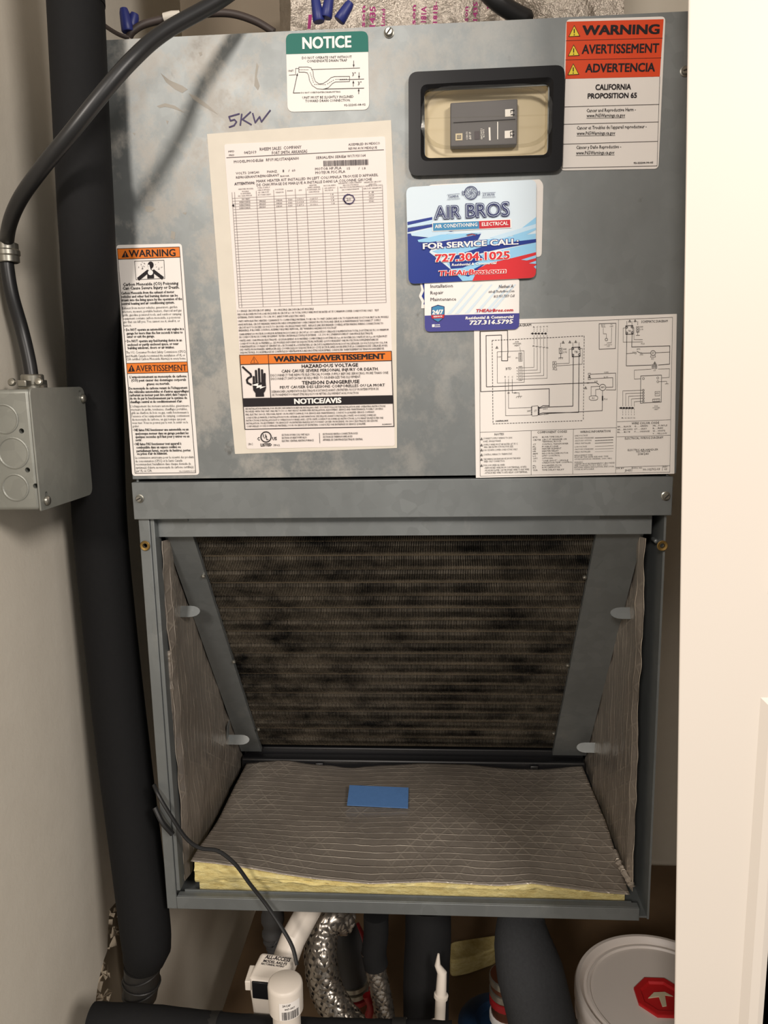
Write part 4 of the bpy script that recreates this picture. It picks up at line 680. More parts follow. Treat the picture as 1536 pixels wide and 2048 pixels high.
# ================================================================== magnets and cards held on the panel
def mag(name, pts, r, mat, Y, label, cat, thick=.0007, grp=None):
    P = Print('F', Y); q = [P.pt(x, y) for x, y in pts]; c = sum(q, Vector()) / len(q); t_ = thing(name, (c.x, Y, min(p.z for p in q)), label, cat, grp)
    rr_ = [x * .0000918 for x in r] if isinstance(r, (list, tuple)) else r * .0000918
    MB().prism(rounded(q, rr_), (0, thick, 0)).build('sheet', mat, t_); return P, t_
mag('magnet', ((272, 102), (1430, 44), (1468, 90), (1450, 838), (280, 890)), [60, 10, 30, 40, 40], 'label_white', -.0008, 'plain white edge of a magnet tucked behind the large service magnet', 'magnet')
P, tm = mag('magnet', ((205, 1100), (300, 1095), (300, 1360), (215, 1368), (222, 1300), (192, 1240), (218, 1180)), 12, 'label_white', -.00085, 'die-cut magnet edge, dark blue with white rim, sticking out behind the business card', 'magnet')
P.poly([(225, 1105), (300, 1100), (300, 1330), (240, 1325), (250, 1290), (222, 1240), (246, 1185)], 'card_blue', 1); P.emit(tm)
P, tm = mag('business_card', ((250, 1085), (1222, 1060), (1220, 1580), (254, 1606)), [5, 30, 55, 55], 'print_white', -.0020, 'white business card with purple base strip, below the service magnet', 'business card')
P.mb('card_purple', 1).poly(rounded([P.pt(x, y, 1) for x, y in ((253, 1440), (1221, 1415), (1220, 1580), (254, 1606))], [0, 0, .005, .005]))
for x in (480, 560, 660, 760, 850, 900): P.poly([(x, 1424 - (x - 480) * .03), (x + 45, 1422 - (x - 480) * .03), (x + 290, 1120), (x + 270, 1120)], 'card_sky', 1)
for t_, y in (('Installation', 1155), ('Repair', 1223), ('Maintenance', 1290)): P.text(t_, 313, y, 313 + {'I': 228, 'R': 132, 'M': 262}[t_[0]], y - 6, 34, 'ink_grey', .006, 3)
P.text('Nathan A.', 1012, 1158, 1166, 1152, 32, 'ink_grey', .012, 3.01, shear=.15); P.text('info@TheAirBros.Com', 908, 1206, 1170, 1198, 24, 'ink_grey', .012, 3.01, shear=.15); P.text('813.951.7359 Cell', 960, 1256, 1170, 1248, 26, 'ink_grey', .012, 3.01, shear=.15)
P.text('THEAirBros.com', 775, 1405, 1158, 1395, 30, 'card_crimson', .03, 3, shear=.2); P.text('Residential & Commercial', 670, 1479, 1160, 1464, 28, 'print_white', .04, 3, shear=.15); P.text('727.316.5795', 708, 1534, 1156, 1520, 42, 'print_white', .04, 3, shear=.15)
P.poly([(322, 1352), (388, 1328), (456, 1346), (456, 1420), (435, 1478), (390, 1512), (340, 1484), (318, 1425)], 'card_navy', 2); P.poly([(330, 1358), (388, 1337), (448, 1352), (448, 1418), (429, 1472), (390, 1503), (346, 1478), (326, 1422)], 'card_teal', 3); P.poly([(318, 1437), (458, 1428), (448, 1464), (328, 1470)], 'card_crimson', 4)
P.text('24/7', 328, 1428, 440, 1422, 42, 'print_white', .05, 5, shear=.1); P.text('SERVICE', 342, 1458, 434, 1453, 14, 'print_white', .04, 5); P.poly([(328, 1530), (355, 1528), (355, 1556), (328, 1558)], 'print_white', 2); P.text('ACHR', 360, 1542, 410, 1540, 12, 'print_white', .04, 2); P.line([(360, 1554), (410, 1552)], 6, 'print_white', 2)
P.emit(tm)
P, tm = mag('magnet', ((62, 125), (1396, 45), (1392, 1052), (88, 1116)), [62, 62, 60, 62], 'card_sky', -.0031, 'large service magnet with blue and red swooshes and white headline', 'magnet', .0009)
# brush-stroke artwork
P.mb('card_blue', 1).poly(rounded([P.pt(x, y, 1) for x, y in ((77, 600), (700, 560), (760, 1082), (88, 1116))], [0, 0, 0, .0055]))
for a in (((76, 480), (330, 430), (330, 458), (77, 512)), ((78, 545), (330, 505), (330, 530), (78, 585))): P.poly(a, 'card_blue', 2)
P.poly([(430, 600), (1393, 400), (1393, 830), (760, 1080), (560, 1000), (300, 790)], 'card_sky', 2)
for a, mt in (([(76, 515), (330, 458), (330, 500), (78, 540)], 'card_ice'), ([(110, 600), (330, 540), (560, 590), (300, 640), (120, 622)], 'card_ice'), ([(180, 665), (420, 610), (840, 590), (620, 640), (300, 690), (190, 686)], 'card_lightblue'), ([(330, 780), (700, 680), (1390, 600), (1390, 660), (800, 790), (420, 815)], 'card_lightblue'), ([(480, 905), (900, 800), (1392, 690), (1392, 800), (900, 920), (740, 1080), (640, 1086)], 'card_lightblue'), ([(1150, 620), (1393, 430), (1393, 560), (1240, 640)], 'card_lightblue'), ([(920, 640), (1393, 500), (1393, 540), (1020, 660)], 'card_ice')): P.poly(a, mt, 3)
for a in ([(420, 740), (800, 660), (830, 600), (600, 650), (300, 700)], [(900, 715), (1393, 655), (1393, 688), (1000, 760), (700, 830), (480, 860), (640, 800)], [(500, 860), (800, 800), (860, 860), (640, 950), (520, 960)], [(600, 1010), (760, 960), (880, 900), (760, 1000), (700, 1040)]): P.poly(a, 'card_blue', 4)
P.mb('card_red', 4.01).poly(rounded([P.pt(x, y, 4) for x, y in ((740, 1084), (800, 960), (900, 905), (1150, 850), (1393, 790), (1392, 1052))], [0, 0, 0, 0, 0, .0055]))
for a in ([(1240, 868), (1393, 820), (1393, 850), (1300, 875)], [(1320, 905), (1393, 878), (1393, 910)], [(1370, 940), (1393, 925), (1393, 960)]): P.poly(a, 'card_lightblue', 5)
# fan emblem between two spanners
P.ring(727, 182, 66, 8, 'card_navy', 6); P.ring(727, 182, 52, 4, 'card_navy', 6)
for k in range(7): a = k * 2 * math.pi / 7; P.line([(727 + 10 * math.cos(a), 182 + 10 * math.sin(a)), (727 + 34 * math.cos(a + .35), 182 + 34 * math.sin(a + .35)), (727 + 48 * math.cos(a + .95), 182 + 48 * math.sin(a + .95))], 5, 'card_navy', 6)
P.ring(727, 182, 9, 4, 'card_navy', 6)
for s_ in (-1, 1): P.line([(727 + s_ * 66, 175), (727 + s_ * 88, 165), (727 + s_ * 92, 178), (727 + s_ * 80, 186), (727 + s_ * 92, 192), (727 + s_ * 84, 204), (727 + s_ * 64, 196)], 5, 'card_navy', 6)
P.text('TAMPA', 492, 236, 602, 228, 25, 'card_navy', .01, 6); P.line([(484, 200), (612, 190)], 3, 'card_navy', 6); P.line([(484, 249), (614, 240)], 3, 'card_navy', 6); P.text('ST.PETE', 848, 216, 970, 210, 25, 'card_navy', .01, 6); P.line([(842, 180), (978, 176)], 3, 'card_navy', 6); P.line([(842, 228), (978, 224)], 3, 'card_navy', 6)
P.text('AIR', 348, 452, 628, 440, 130, 'card_navy', .05, 6); P.text('BROS', 672, 438, 1124, 416, 140, 'card_navy', .05, 6); P.text('AIR', 356, 448, 620, 437, 122, 'card_sky', .02, 7); P.text('BROS', 682, 432, 1116, 411, 130, 'card_sky', .02, 7); P.text('AIR', 362, 446, 614, 435, 118, 'card_navy', -.002, 8); P.text('BROS', 688, 430, 1110, 410, 126, 'card_navy', -.002, 8)
P.poly([(330, 484), (1140, 448), (1142, 542), (332, 580)], 'print_white', 5); P.poly([(338, 493), (808, 472), (812, 550), (340, 572)], 'card_teal', 6); P.poly([(808, 472), (1128, 458), (1130, 534), (812, 550)], 'card_crimson', 6.01)
P.text('AIR CONDITIONING', 358, 545, 792, 524, 36, 'print_white', .02, 7); P.text('ELECTRICAL', 838, 523, 1110, 510, 36, 'print_white', .02, 7)
P.line([(680, 612), (735, 600), (790, 606)], 5, 'card_navy', 6); P.line([(690, 620), (740, 606), (770, 620)], 5, 'card_crimson', 6)
for t_, a, h, inn, rim, sh in (('FOR SERVICE CALL:', (228, 758, 1222, 708), 58, 'print_white', 'card_blue', 0), ('727.304.1025', (352, 890, 1130, 856), 78, 'card_red', 'print_white', 0), ('THEAirBros.com', (386, 1034, 1088, 1002), 52, 'card_red', 'print_white', .15)):
    P.text(t_, *a, h, rim, .085, 6.1, shear=sh); P.text(t_, a[0] + 7, a[1], a[2] - 7, a[3], h * .96, inn, .03, 7.1, shear=sh)
P.text('Residential & Commercial', 530, 932, 985, 910, 24, 'print_white', .03, 7.1, shear=.2)
P.emit(tm)
# ================================================================== insulated pipe at the left of the cabinet
ip = thing('insulated_pipe', (-.27, .01, .55), 'thick black foam-sleeved vertical pipe beside the left wall', 'pipe')
ctr = [(147, -60, 55), (151, 0, 54), (163, 250, 53), (176, 500, 52), (190, 750, 52), (199, 1030, 51), (219, 1250, 50), (247, 1500, 50), (272, 1700, 49), (290, 1850, 48), (294, 1895, 46)]
PY = [-.036, -.036, -.036, -.036, .034, .046, .046, .040, .028, .014, .010]
pa = [oy(u, v, y) for (u, v, w), y in zip(ctr, PY)]; ra = [(oy(u + w, v, y) - oy(u, v, y)).length for (u, v, w), y in zip(ctr, PY)]
top = pa[0] + Vector((.0, .0, .30)); pa = [top] + pa; ra = [ra[1]] + ra
sp = spline(pa, 6); rs = []
for k in range(len(sp)): q = k / 6; i = min(int(q), len(ra) - 2); rs.append(ra[i] + (ra[i + 1] - ra[i]) * (q - i))
e1 = oy(288, 1918, .010); e2 = oy(284, 1935, .010); sp += [e1, e2]; rs += [rs[-1] * .88, rs[-1] * .66]
MB().tube(sp, rs, 28).build('foam_sleeve', 'foam_black', ip, smooth=True)
w = [oy(u, v, .010) for u, v in ((285, 1930), (284, 1948), (283, 1965), (281, 1982), (279, 1990))]
MB().tube(w, [.0198, .0188, .0195, .0185, .0190], 24).build('tape_wrap', 'tape_black', ip, smooth=True)
for k, (v0, ti) in enumerate(((1945, .004), (1962, -.003), (1978, .004))):
    a = oy(284 - k, v0, .010); MB().tube([a + Vector((math.cos(q) * .0198, math.sin(q) * .0198, math.cos(q) * ti)) for q in [i * math.pi / 12 for i in range(25)]], .0011, 6, False).build('tape_turn', 'tape_black', ip, smooth=True)
MB().tube([oy(279, 1985, .010), oy(272, 2060, .010), oy(266, 2120, .010)], [.0125, .0125, .0125], 20).build('lower_pipe', 'foam_black', ip, smooth=True)
# ================================================================== power cable, strap, junction box
cb = [oy(520, -60, -.015), oy(440, 0, -.035), oy(330, 63, -.065), oy(262, 122, -.085), oy(200, 193, -.095), oy(140, 268, -.098), oy(85, 335, -.092), oy(42, 395, -.075), oy(20, 445, -.055), on(0, 13, 490, -.342), on(0, 14, 530, -.342), on(0, 24, 590, -.340), on(0, 44, 660, -.336), on(0, 58, 720, -.331), on(0, 66, 770, -.328)]
tag(MB().tube(spline(cb, 8), .0060, 16).build('power_cable', 'cable_black', None, smooth=True, loc=(0, 0, 0)), 'thick black power cable arching from the ceiling to the junction box', 'cable')
st = thing('cable_strap', (WXL, on(0, 13, 505, -.342).y, on(0, 13, 505, -.342).z), 'silver metal strap holding the black cable on the wall', 'strap')
c = on(0, 14, 506, -.342); ring = [c + Vector((.0088 * math.cos(a), .0088 * math.sin(a), 0)) for a in [i * 2 * math.pi / 24 for i in range(24)]]
m = MB(); n = 24
rb = [[p + Vector((0, 0, dz)) + (p - c).normalized() * ex for p in ring] for dz, ex in ((-.0085, 0), (-.0078, .0012), (-.003, .0012), (-.0018, .0022), (.0018, .0022), (.003, .0012), (.0078, .0012), (.0085, 0))]
loops(m, rb); m.build('band', 'screw_metal', st, smooth=True)
MB().box((WXL, c.y + .006, c.z - .008), (WXL + .002, c.y + .026, c.z + .008)).build('foot', 'screw_metal', st, bevel=.0008)
JX, JY0, JY1 = -.297, -.096, .001; jz0, jz1 = oy(85, 1025, JY0).z + .002, oy(57, 776, JY0).z - .001
jb = thing('junction_box', (WXL, -.04, jz0), 'square grey steel junction box on the left wall with round knockouts', 'junction box')
jbody = MB().box((WXL, JY0, jz0), (JX, JY1, jz1)).build('body', 'box_steel', jb, bevel=.003)
jcov = MB().prism(rounded([(JX, JY0 - .001, jz0 - .001), (JX, JY1 + .002, jz0 - .001), (JX, JY1 + .002, jz1 + .001), (JX, JY0 - .001, jz1 + .001)], [.002, .009, .009, .006]), (.0016, 0, 0)).build('cover', 'box_steel', jb, bevel=.0005)
XC = JX + .0017; SL = []
for (u, v), sl in (((165, 797), (-1, 1)), ((93, 1001), (.2, 1))):
    p = on(0, u, v, XC); o = MB().lathe([(.0042, 0), (.0044, .001), (.0036, .0024), (.0018, .0031), (.0001, .0032)], p, (1, 0, 0), 18).build('cover_screw', 'screw_metal', jb, smooth=True)
    MB().box((p.x + .0030, p.y - .0005, p.z - .0022), (p.x + .0034, p.y + .0005, p.z + .0022)).build('slot_shade_bar', 'screw_slot', o)  # dark bar on the head, slot shade put in as colour
    e = Vector((0, sl[0] * .006, sl[1] * .007)); SL.append((p + e * .75))
for u, v, r in ((8, 838, .0125), (27, 906, .0135), (31, 975, .0118)):
    p = oy(u, v, JY0); m = MB(); m.lathe([(r, -.0002), (r, .0006), (r - .0009, .0009), (r - .0018, .0003), (.0001, .0003)], p, (0, -1, 0), 28); m.build('knockout', 'box_steel', jb)
for q_ in SL:
    for t_ in (jbody, jcov): drill(t_, MB().tube([q_ + Vector((.004, 0, 0)), q_ + Vector((-.018, 0, 0))], .0024, 12))
for u, v in ((43, 862), (55, 940), (71, 972)):
    q_ = oy(u, v, JY0); drill(jbody, MB().tube([q_ + Vector((0, -.004, 0)), q_ + Vector((0, .018, 0))], .0022, 12))
cc = on(0, 66, 770, -.328); cc.z = jz1
cn = MB().lathe([(.0120, 0), (.0120, .003), (.0098, .004), (.0098, .012), (.0088, .013), (.0085, .004)], cc, (0, 0, 1), 24).build('cable_connector', 'screw_metal', jb, smooth=True)
for s in (-1, 1):
    MB().box((cc.x - .004, cc.y + s * .0145 - .005, cc.z + .002), (cc.x + .004, cc.y + s * .0145 + .005, cc.z + .008)).build('clamp_ear', 'screw_metal', cn, bevel=.001)
for s in (-1, 1):
    p = cc + Vector((s * .0125, -.0115, .006)); MB().lathe([(.0034, 0), (.0038, .0015), (.0030, .003), (.0001, .0036)], p, (0, -1, .3), 14).build('clamp_screw', 'screw_metal', cn, smooth=True)
# ================================================================== above the cabinet: plenum, wires, wire nuts
du = thing('supply_plenum', (.1, .2, ZT), 'brown duct-board plenum sealed with printed foil tape above the cabinet', 'duct')
xl, xr = oy(548, 40, .10).x, oy(1246, 20, .10).x
MB().box((oy(362, 40, .24).x, .24, ZT + .0005), (xr + .02, .40, ZC)).build('board', 'duct_board', du)
def tape_fn(u, v):
    x = xl + (xr - xl) * u; z = ZT + .001 + .13 * v; b = .004 * noise.noise((x * 30, z * 40, 0)) + .002 * noise.noise((x * 90, z * 90, 2)); y = .095 + .02 * v * v + b + .06 * max(0, .05 - u) * 10
    return Vector((x, y, z + .004 * noise.noise((x * 14, 1, 0)) * v))
MB().grid(tape_fn, 160, 26).build('foil_tape', 'foil_tape', du, smooth=True)
MB().box((xl + .005, .135, ZT + .0005), (xr - .005, .24, ZT + .12)).build('collar', 'duct_board', du)
P = Print('A', .087)
for (t_, x, y0, y1, h) in (('son', 706, 168, 35, 26), ('1435', 768, 165, 40, 34), ('Listed', 828, 160, 55, 24), ('son', 1016, 152, 30, 26), ('181A', 1082, 138, 40, 32), ('181B-', 1150, 142, 10, 26), ('son', 1338, 132, 40, 26), ('1435', 1396, 128, 10, 26)): P.text(t_, x, y0, x + 3, y1, h, 'print_magenta', .03, x * 1e-6)
P.poly([(1455, 38), (1516, 30), (1516, 46), (1455, 54)], 'print_magenta', 0); P.poly([(352, 178), (372, 178), (382, 90), (360, 90)], 'print_magenta', 0)
for v in P.m.values(): v.build('magenta_print', 'print_magenta', du)
def nut(a, b, i, lab):
    a, b = Vector(a), Vector(b); d_ = (b - a); L_ = d_.length; o = MB(); o.lathe([(.0050, 0), (.0056, .001), (.0052, L_ * .35), (.0044, L_ * .8), (.0034, L_ * .97), (.0012, L_)], a, d_, 12)
    t_ = o.build('wire_nut', 'wirenut_blue', None, smooth=True, loc=a); tag(t_, lab, 'wire nut', 'blue wire nuts above the cabinet')
nut(oy(256, 64, .028), oy(247, 16, .028), 0, 'blue wire nut standing above the left cabinet corner by the foam pipe'); nut(oy(262, 60, .034), oy(270, 26, .034), 1, 'shorter blue wire nut leaning towards the bowed brown wire')
for a, b, lb_ in (((638, 44), (630, -8), 'upright blue wire nut at the end of the brown wire'), ((652, 36), (660, -12), 'blue wire nut in the middle of the trio before the foil tape'), ((678, 42), (702, 4), 'tilted blue wire nut before the magenta lettering')): nut(oy(*a, .055), oy(*b, .055), 2, lb_)
tag(MB().tube(spline([oy(258, 74, .03), oy(266, 62, .03), oy(290, 48, .035), (oy(340, 36, .04)), oy(400, 28, .045), oy(460, 27, .05), oy(510, 42, .05), oy(548, 64, .05)], 6), .0034, 10).build('wire', 'wire_brown', None, smooth=True), 'brown sheathed wire bowed along the cabinet top edge', 'wire')
tag(MB().tube([oy(328, 36, .036), oy(345, 32, .036), oy(360, 30, .038)], [.0040, .0042, .0037], 10).build('wire_tape', 'tape_white', None, smooth=True), 'scrap of white tape around the brown wire', 'tape')
tag(MB().tube(spline([oy(960, -30, .05), oy(990, 0, .05), oy(1022, 22, .055), oy(1062, 42, .06)], 6), [.008] * 18 + [.005], 12).build('cable', 'cable_black', None, smooth=True), 'short black cable dropping onto the foil tape', 'cable')
tag(MB().tube(spline([oy(205, 48, .02), oy(222, 60, .02), oy(240, 70, .018), oy(258, 76, .02)], 5), .0018, 8).build('wire', 'wire_brown', None, smooth=True), 'thin wire behind the foam pipe at the cabinet corner', 'wire')
# ================================================================== on the cabinet floor: blue tape
q = [on(2, u, v, .9405) for u, v in ((699, 1571), (817, 1576), (816, 1617), (694, 1611))]
tag(MB().prism(q, (0, 0, .0006)).build('tape_strip', 'tape_blue', None, loc=q[0]), 'strip of blue tape lying on the foil insulation', 'tape')
# ================================================================== below the cabinet
fw = [oy(308, 1570, .0), oy(318, 1592, -.008), oy(342, 1632, -.012), oy(372, 1676, -.012), oy(400, 1696, -.010), oy(436, 1702, -.008), oy(470, 1728, -.008), oy(500, 1768, -.010), oy(530, 1806, -.012), oy(560, 1850, -.020), oy(584, 1892, -.03), oy(594, 1930, -.04)]
tag(MB().tube(spline(fw, 6), .0020, 8).build('wire', 'wire_black', None, smooth=True), 'thin black wire hanging across the open cabinet to the float switch', 'wire')
tag(MB().tube(spline([oy(310, 1615, -.002), oy(325, 1645, -.006), oy(345, 1668, -.004)], 6), .0028, 8).build('wire', 'wire_black', None, smooth=True), 'short black wire stub at the left cabinet post', 'wire')
# condensate line and float switch
dl = thing('drain_pipe', oy(580, 1895, .012), 'white drain pipe slanting down from under the cabinet', 'pipe')
MB().tube([oy(640, 1780, .08), oy(612, 1830, .05), oy(585, 1880, .02), oy(567, 1930, .010)], .0138, 22).build('pipe', 'pvc_white', dl, smooth=True)
fs = thing('float_switch', oy(545, 2030, -.05), 'white float switch box with a black window on the drain pipe', 'switch')
ya = -.052
T = [oy(522, 1902, ya + .03), oy(590, 1912, ya + .03), oy(566, 1968, ya), oy(494, 1958, ya)]
bt = [oy(494, 1975, ya), oy(566, 1986, ya), oy(572, 2062, ya), oy(508, 2046, ya)]
m = MB(); bk = [p + Vector((0, .045, 0)) for p in bt]; tb = [T[0] + Vector((0, .006, 0)), T[1] + Vector((0, .006, 0))]
loopA = [T[3], T[2], T[1], T[0]]; 
m.add([T[3], T[2], bt[2], bt[3], T[0], T[1], bk[2], bk[3]], [(0, 1, 2, 3), (4, 7, 6, 5), (0, 4, 5, 1), (1, 5, 6, 2), (3, 2, 6, 7), (0, 3, 7, 4)])
fb = m.build('body', 'pvc_white', fs, bevel=.004)
MB().prism([oy(503, 1964, ya - .001), oy(540, 1968, ya - .001), oy(541, 2001, ya - .001), oy(505, 1997, ya - .001)], (0, .004, 0)).build('window', 'black_plastic', fs, bevel=.0008)
MB().box((T[3].x - .002, ya - .002, bt[0].z - .002), (T[3].x + .004, ya + .02, T[3].z - .001)).build('latch', 'pvc_white', fs, bevel=.001)
n_ = (T[1] - T[0]).cross(T[3] - T[0]).normalized(); n_ = n_ if n_.z > 0 else -n_
def lerpT(u, v): return (T[0] * (1 - u) + T[1] * u) * (1 - v) + (T[3] * (1 - u) + T[2] * u) * v + n_ * .0004
m = MB()
for t_, v, h, u0, u1 in (('ALL-ACCESS', .24, .13, .20, .92), ('MODEL AA2-FS', .37, .09, .20, .88), ('RECTORSEAL PATENT', .46, .06, .18, .84)):
    vs, fs_ = text_geo(t_, .03, 2); mn = min(a for a, b in vs); wd = max(a for a, b in vs) - mn
    m.add([lerpT(u0 + (u1 - u0) * (a - mn) / wd, v - h * b / CAPH) for a, b in vs], fs_)
m.build('black_print', 'ink_black', fs)
sc_ = oy(570, 1962, -.085)
sp_ = thing('standpipe', (sc_.x, sc_.y, .60), 'white capped standpipe with a barcode sticker on its cap', 'pipe')
MB().lathe([(.0132, 0), (.0132, sc_.z - .60 - .03), (.0001, sc_.z - .60 - .03)], (sc_.x, sc_.y, .60), (0, 0, 1), 28).build('pipe', 'pvc_white', sp_, smooth=True)
cap = MB().lathe([(.0145, -.030), (.0162, -.029), (.0166, -.004), (.0160, -.0012), (.0145, 0), (.0001, .0006)], sc_, (0, 0, 1), 32).build('cap', 'pvc_white', sp_, smooth=True)
m = MB()
def cyl(a, z): return Vector((sc_.x + .0168 * math.cos(a), sc_.y + .0168 * math.sin(a), sc_.z + z))
m.grid(lambda u, v: cyl(-1.75 + 1.25 * u, -.0275 + .018 * v), 16, 1); m.build('sticker', 'label_white', cap); m = MB(); a = -1.6
while a < -.6:
    w_ = random.choice((.02, .03, .05)); m.add([cyl(a, -.0268) + Vector((0, -.0002, 0)), cyl(a + w_, -.0268) + Vector((0, -.0002, 0)), cyl(a + w_, -.0185) + Vector((0, -.0002, 0)), cyl(a, -.0185) + Vector((0, -.0002, 0))], [(0, 1, 2, 3)]); a += w_ + random.choice((.02, .03))
bcd = m.build('barcode', 'ink_black', cap); bcd['kind'] = 'stuff'
m = MB()
for t_, z, a0, a1, h in (('3/4 CAP', -.0130, -1.55, -1.1, .0022), ('447-007', -.0165, -1.45, -.85, .0017)):
    vs, fs_ = text_geo(t_, .02, 2); mn = min(p for p, _ in vs); wd = max(p for p, _ in vs) - mn; m.add([cyl(a0 + (a1 - a0) * (p - mn) / wd, z + h * b / CAPH) + Vector((0, -.0002, 0)) for p, b in vs], fs_)
m.build('black_print', 'ink_black', cap)
# long black sleeve along the bottom
hp = thing('insulated_pipe', oy(520, 2080, -.07), 'black foam-sleeved drain line running level below the cabinet', 'pipe')
hz = [oy(u, v, -.07) for u, v in ((184, 2046), (300, 2052), (440, 2068), (600, 2078), (760, 2082), (905, 2086))]
MB().tube(spline(hz, 8), [.0185 + .0008 * noise.noise((k * .6, 0, 0)) for k in range(41)], 22).build('foam_sleeve', 'foam_black', hp, smooth=True)
for u, v in ((425, 2068), (800, 2082)): MB().tube([oy(u - 14, v, -.07), oy(u + 14, v, -.07)], .0196, 20).build('tape_wrap', 'tape_black', hp, smooth=True)
# braided hoses
def hose(name, pts, r, ns, lab, tw, grp='braided water hoses'):
    sp = spline(pts, 10); t_ = thing(name, sp[-1], lab, 'hose', grp); MB().tube(sp, r * .95, 16).build('core', 'steel_core', t_, smooth=True); fr = frames(sp); acc = [0.0]
    for a, b in zip(sp, sp[1:]): acc.append(acc[-1] + (b - a).length)
    dn = []; L_ = acc[-1]; nst = int(L_ / .0006)
    for k in range(nst + 1):
        s_ = L_ * k / nst; i = max(j for j in range(len(acc)) if acc[j] <= s_ + 1e-9); i = min(i, len(sp) - 2); q = (s_ - acc[i]) / max(1e-9, acc[i + 1] - acc[i])
        dn.append((sp[i].lerp(sp[i + 1], q), fr[i][1].lerp(fr[i + 1][1], q).normalized(), fr[i][2].lerp(fr[i + 1][2], q).normalized(), s_))
    m = MB(); hw = math.pi * 2 / ns * .36
    for sgn in (1, -1):
        for j in range(ns):
            row = []
            for i, (p, a, b, s_) in enumerate(dn):
                th = 2 * math.pi * j / ns + sgn * s_ / r * tw; lift = r * (1.0 + .035 * sgn * math.cos(ns * tw * s_ / r + math.pi * j))
                row.append([p + (a * math.cos(th + e) + b * math.sin(th + e)) * (lift if e == 0 else lift - r * .035) for e in (-hw, 0, hw)])
            vs = [q for r3 in row for q in r3]; m.add(vs, [f for i in range(len(row) - 1) for f in ((i * 3, i * 3 + 1, i * 3 + 4, i * 3 + 3), (i * 3 + 1, i * 3 + 2, i * 3 + 5, i * 3 + 4))])
    o = m.build('braid', 'steel_braid', t_, smooth=True); o['kind'] = 'stuff'; return t_
hose('braided_hose', [oy(688, 1836, .095), oy(664, 1836, .082), oy(645, 1862, .07), oy(641, 1915, .055), oy(650, 1970, .05), oy(674, 2020, .045), oy(715, 2070, .045), oy(740, 2100, .045)], .0188, 14, 'fat silver braided hose looping down beside the float switch', .75)
h2 = hose('braided_hose', [oy(742, 1900, .08), oy(756, 1960, .08), oy(768, 2020, .08), oy(775, 2080, .08)], .0120, 10, 'slim silver braided hose with a black sleeve at its top', .75)
MB().tube(spline([oy(752, 1830, .08), oy(752, 1870, .08), oy(748, 1905, .0795), oy(752, 1930, .08)], 6), .0145, 18).build('sleeve', 'foam_black', h2, smooth=True)
# grey elbow with ringed nipple between the hoses
el = thing('pipe_fitting', oy(700, 2060, .15), 'grey rubber pipe elbow with silver and red rings between the braided hoses', 'fitting')
MB().tube(spline([oy(668, 1828, .165), oy(686, 1862, .155), oy(698, 1900, .15), (oy(704, 1962, .15))], 6), .0185, 20).build('elbow', 'rubber_grey', el, smooth=True)
for v, r, mt, nm in ((1962, .0205, 'screw_metal', 'ring'), (1976, .0200, 'screw_metal', 'ring'), (1988, .0208, 'red_plastic', 'ring')):
    a = oy(704 + (v - 1962) * .2, v, .15); MB().lathe([(r * .9, -.004), (r, -.003), (r, .003), (r * .9, .004)], a, (0, 0, 1), 24).build(nm, mt, el, smooth=True)
a = oy(708, 1990, .15); MB().lathe([(.017, -.06), (.017, 0), (.012, .001)], a, (0, 0, 1), 20).build('nipple', 'copper_dark', el, smooth=True)
tag(MB().tube(spline([oy(708, 1850, .22), oy(724, 1885, .21), oy(722, 1920, .20), oy(726, 1955, .195), oy(738, 2000, .19), oy(730, 2060, .19)], 8), .0075, 12).build('red_tube', 'red_plastic', None, smooth=True), 'red tube curling behind the grey pipe elbow', 'tube')
tag(MB().tube(spline([oy(733, 1990, .1), oy(742, 2015, .1), oy(728, 2050, .1), oy(715, 2075, .1)], 8), .005, 12).build('red_tube', 'red_plastic', None, smooth=True), 'thin red loop at the foot of the pipe fitting', 'tube')
# corrugated dark hose
ct = oy(548, 1815, .16); cr = spline([Vector((ct.x, .16, ZB)), oy(546, 1850, .16), oy(552, 1880, .16), oy(560, 1905, .16)], 14)
tag(MB().tube(cr, [.0150 if k % 4 < 2 else .0125 for k in range(len(cr))], 16).build('corrugated_hose', 'rubber_grey', None, smooth=True), 'dark corrugated hose behind the white drain pipe', 'hose')
# black sleeve with the white tube in front
bs = thing('insulated_pipe', oy(852, 2090, .09), 'black wrapped pipe standing behind the thin white tube', 'pipe')
MB().tube(spline([oy(856, 1815, .10), oy(856, 1880, .09), oy(852, 1960, .085), oy(852, 2090, .085)], 6), .0270, 22).build('foam_sleeve', 'foam_black', bs, smooth=True)
wt = thing('thin_tube', oy(880, 2070, .03), 'thin white torn tube with a collar before the black sleeve', 'tube')
MB().tube([oy(877, 1908, .045), oy(875, 1930, .045), oy(884, 1945, .042), oy(882, 1985, .04), oy(878, 2075, .035)], [.0012, .0034, .0054, .0060, .0060], 14).build('tube', 'pvc_white', wt, smooth=True)
MB().lathe([(.0060, -.003), (.0078, -.002), (.0080, .002), (.0062, .003)], oy(882, 1992, .04), (.15, .1, 1), 20).build('collar', 'pvc_white', wt, smooth=True)
MB().lathe([(.013, -.02), (.0125, .001), (.007, .006)], oy(875, 2055, .03), (0, 0, 1), 20).build('socket', 'pvc_white', wt, smooth=True)
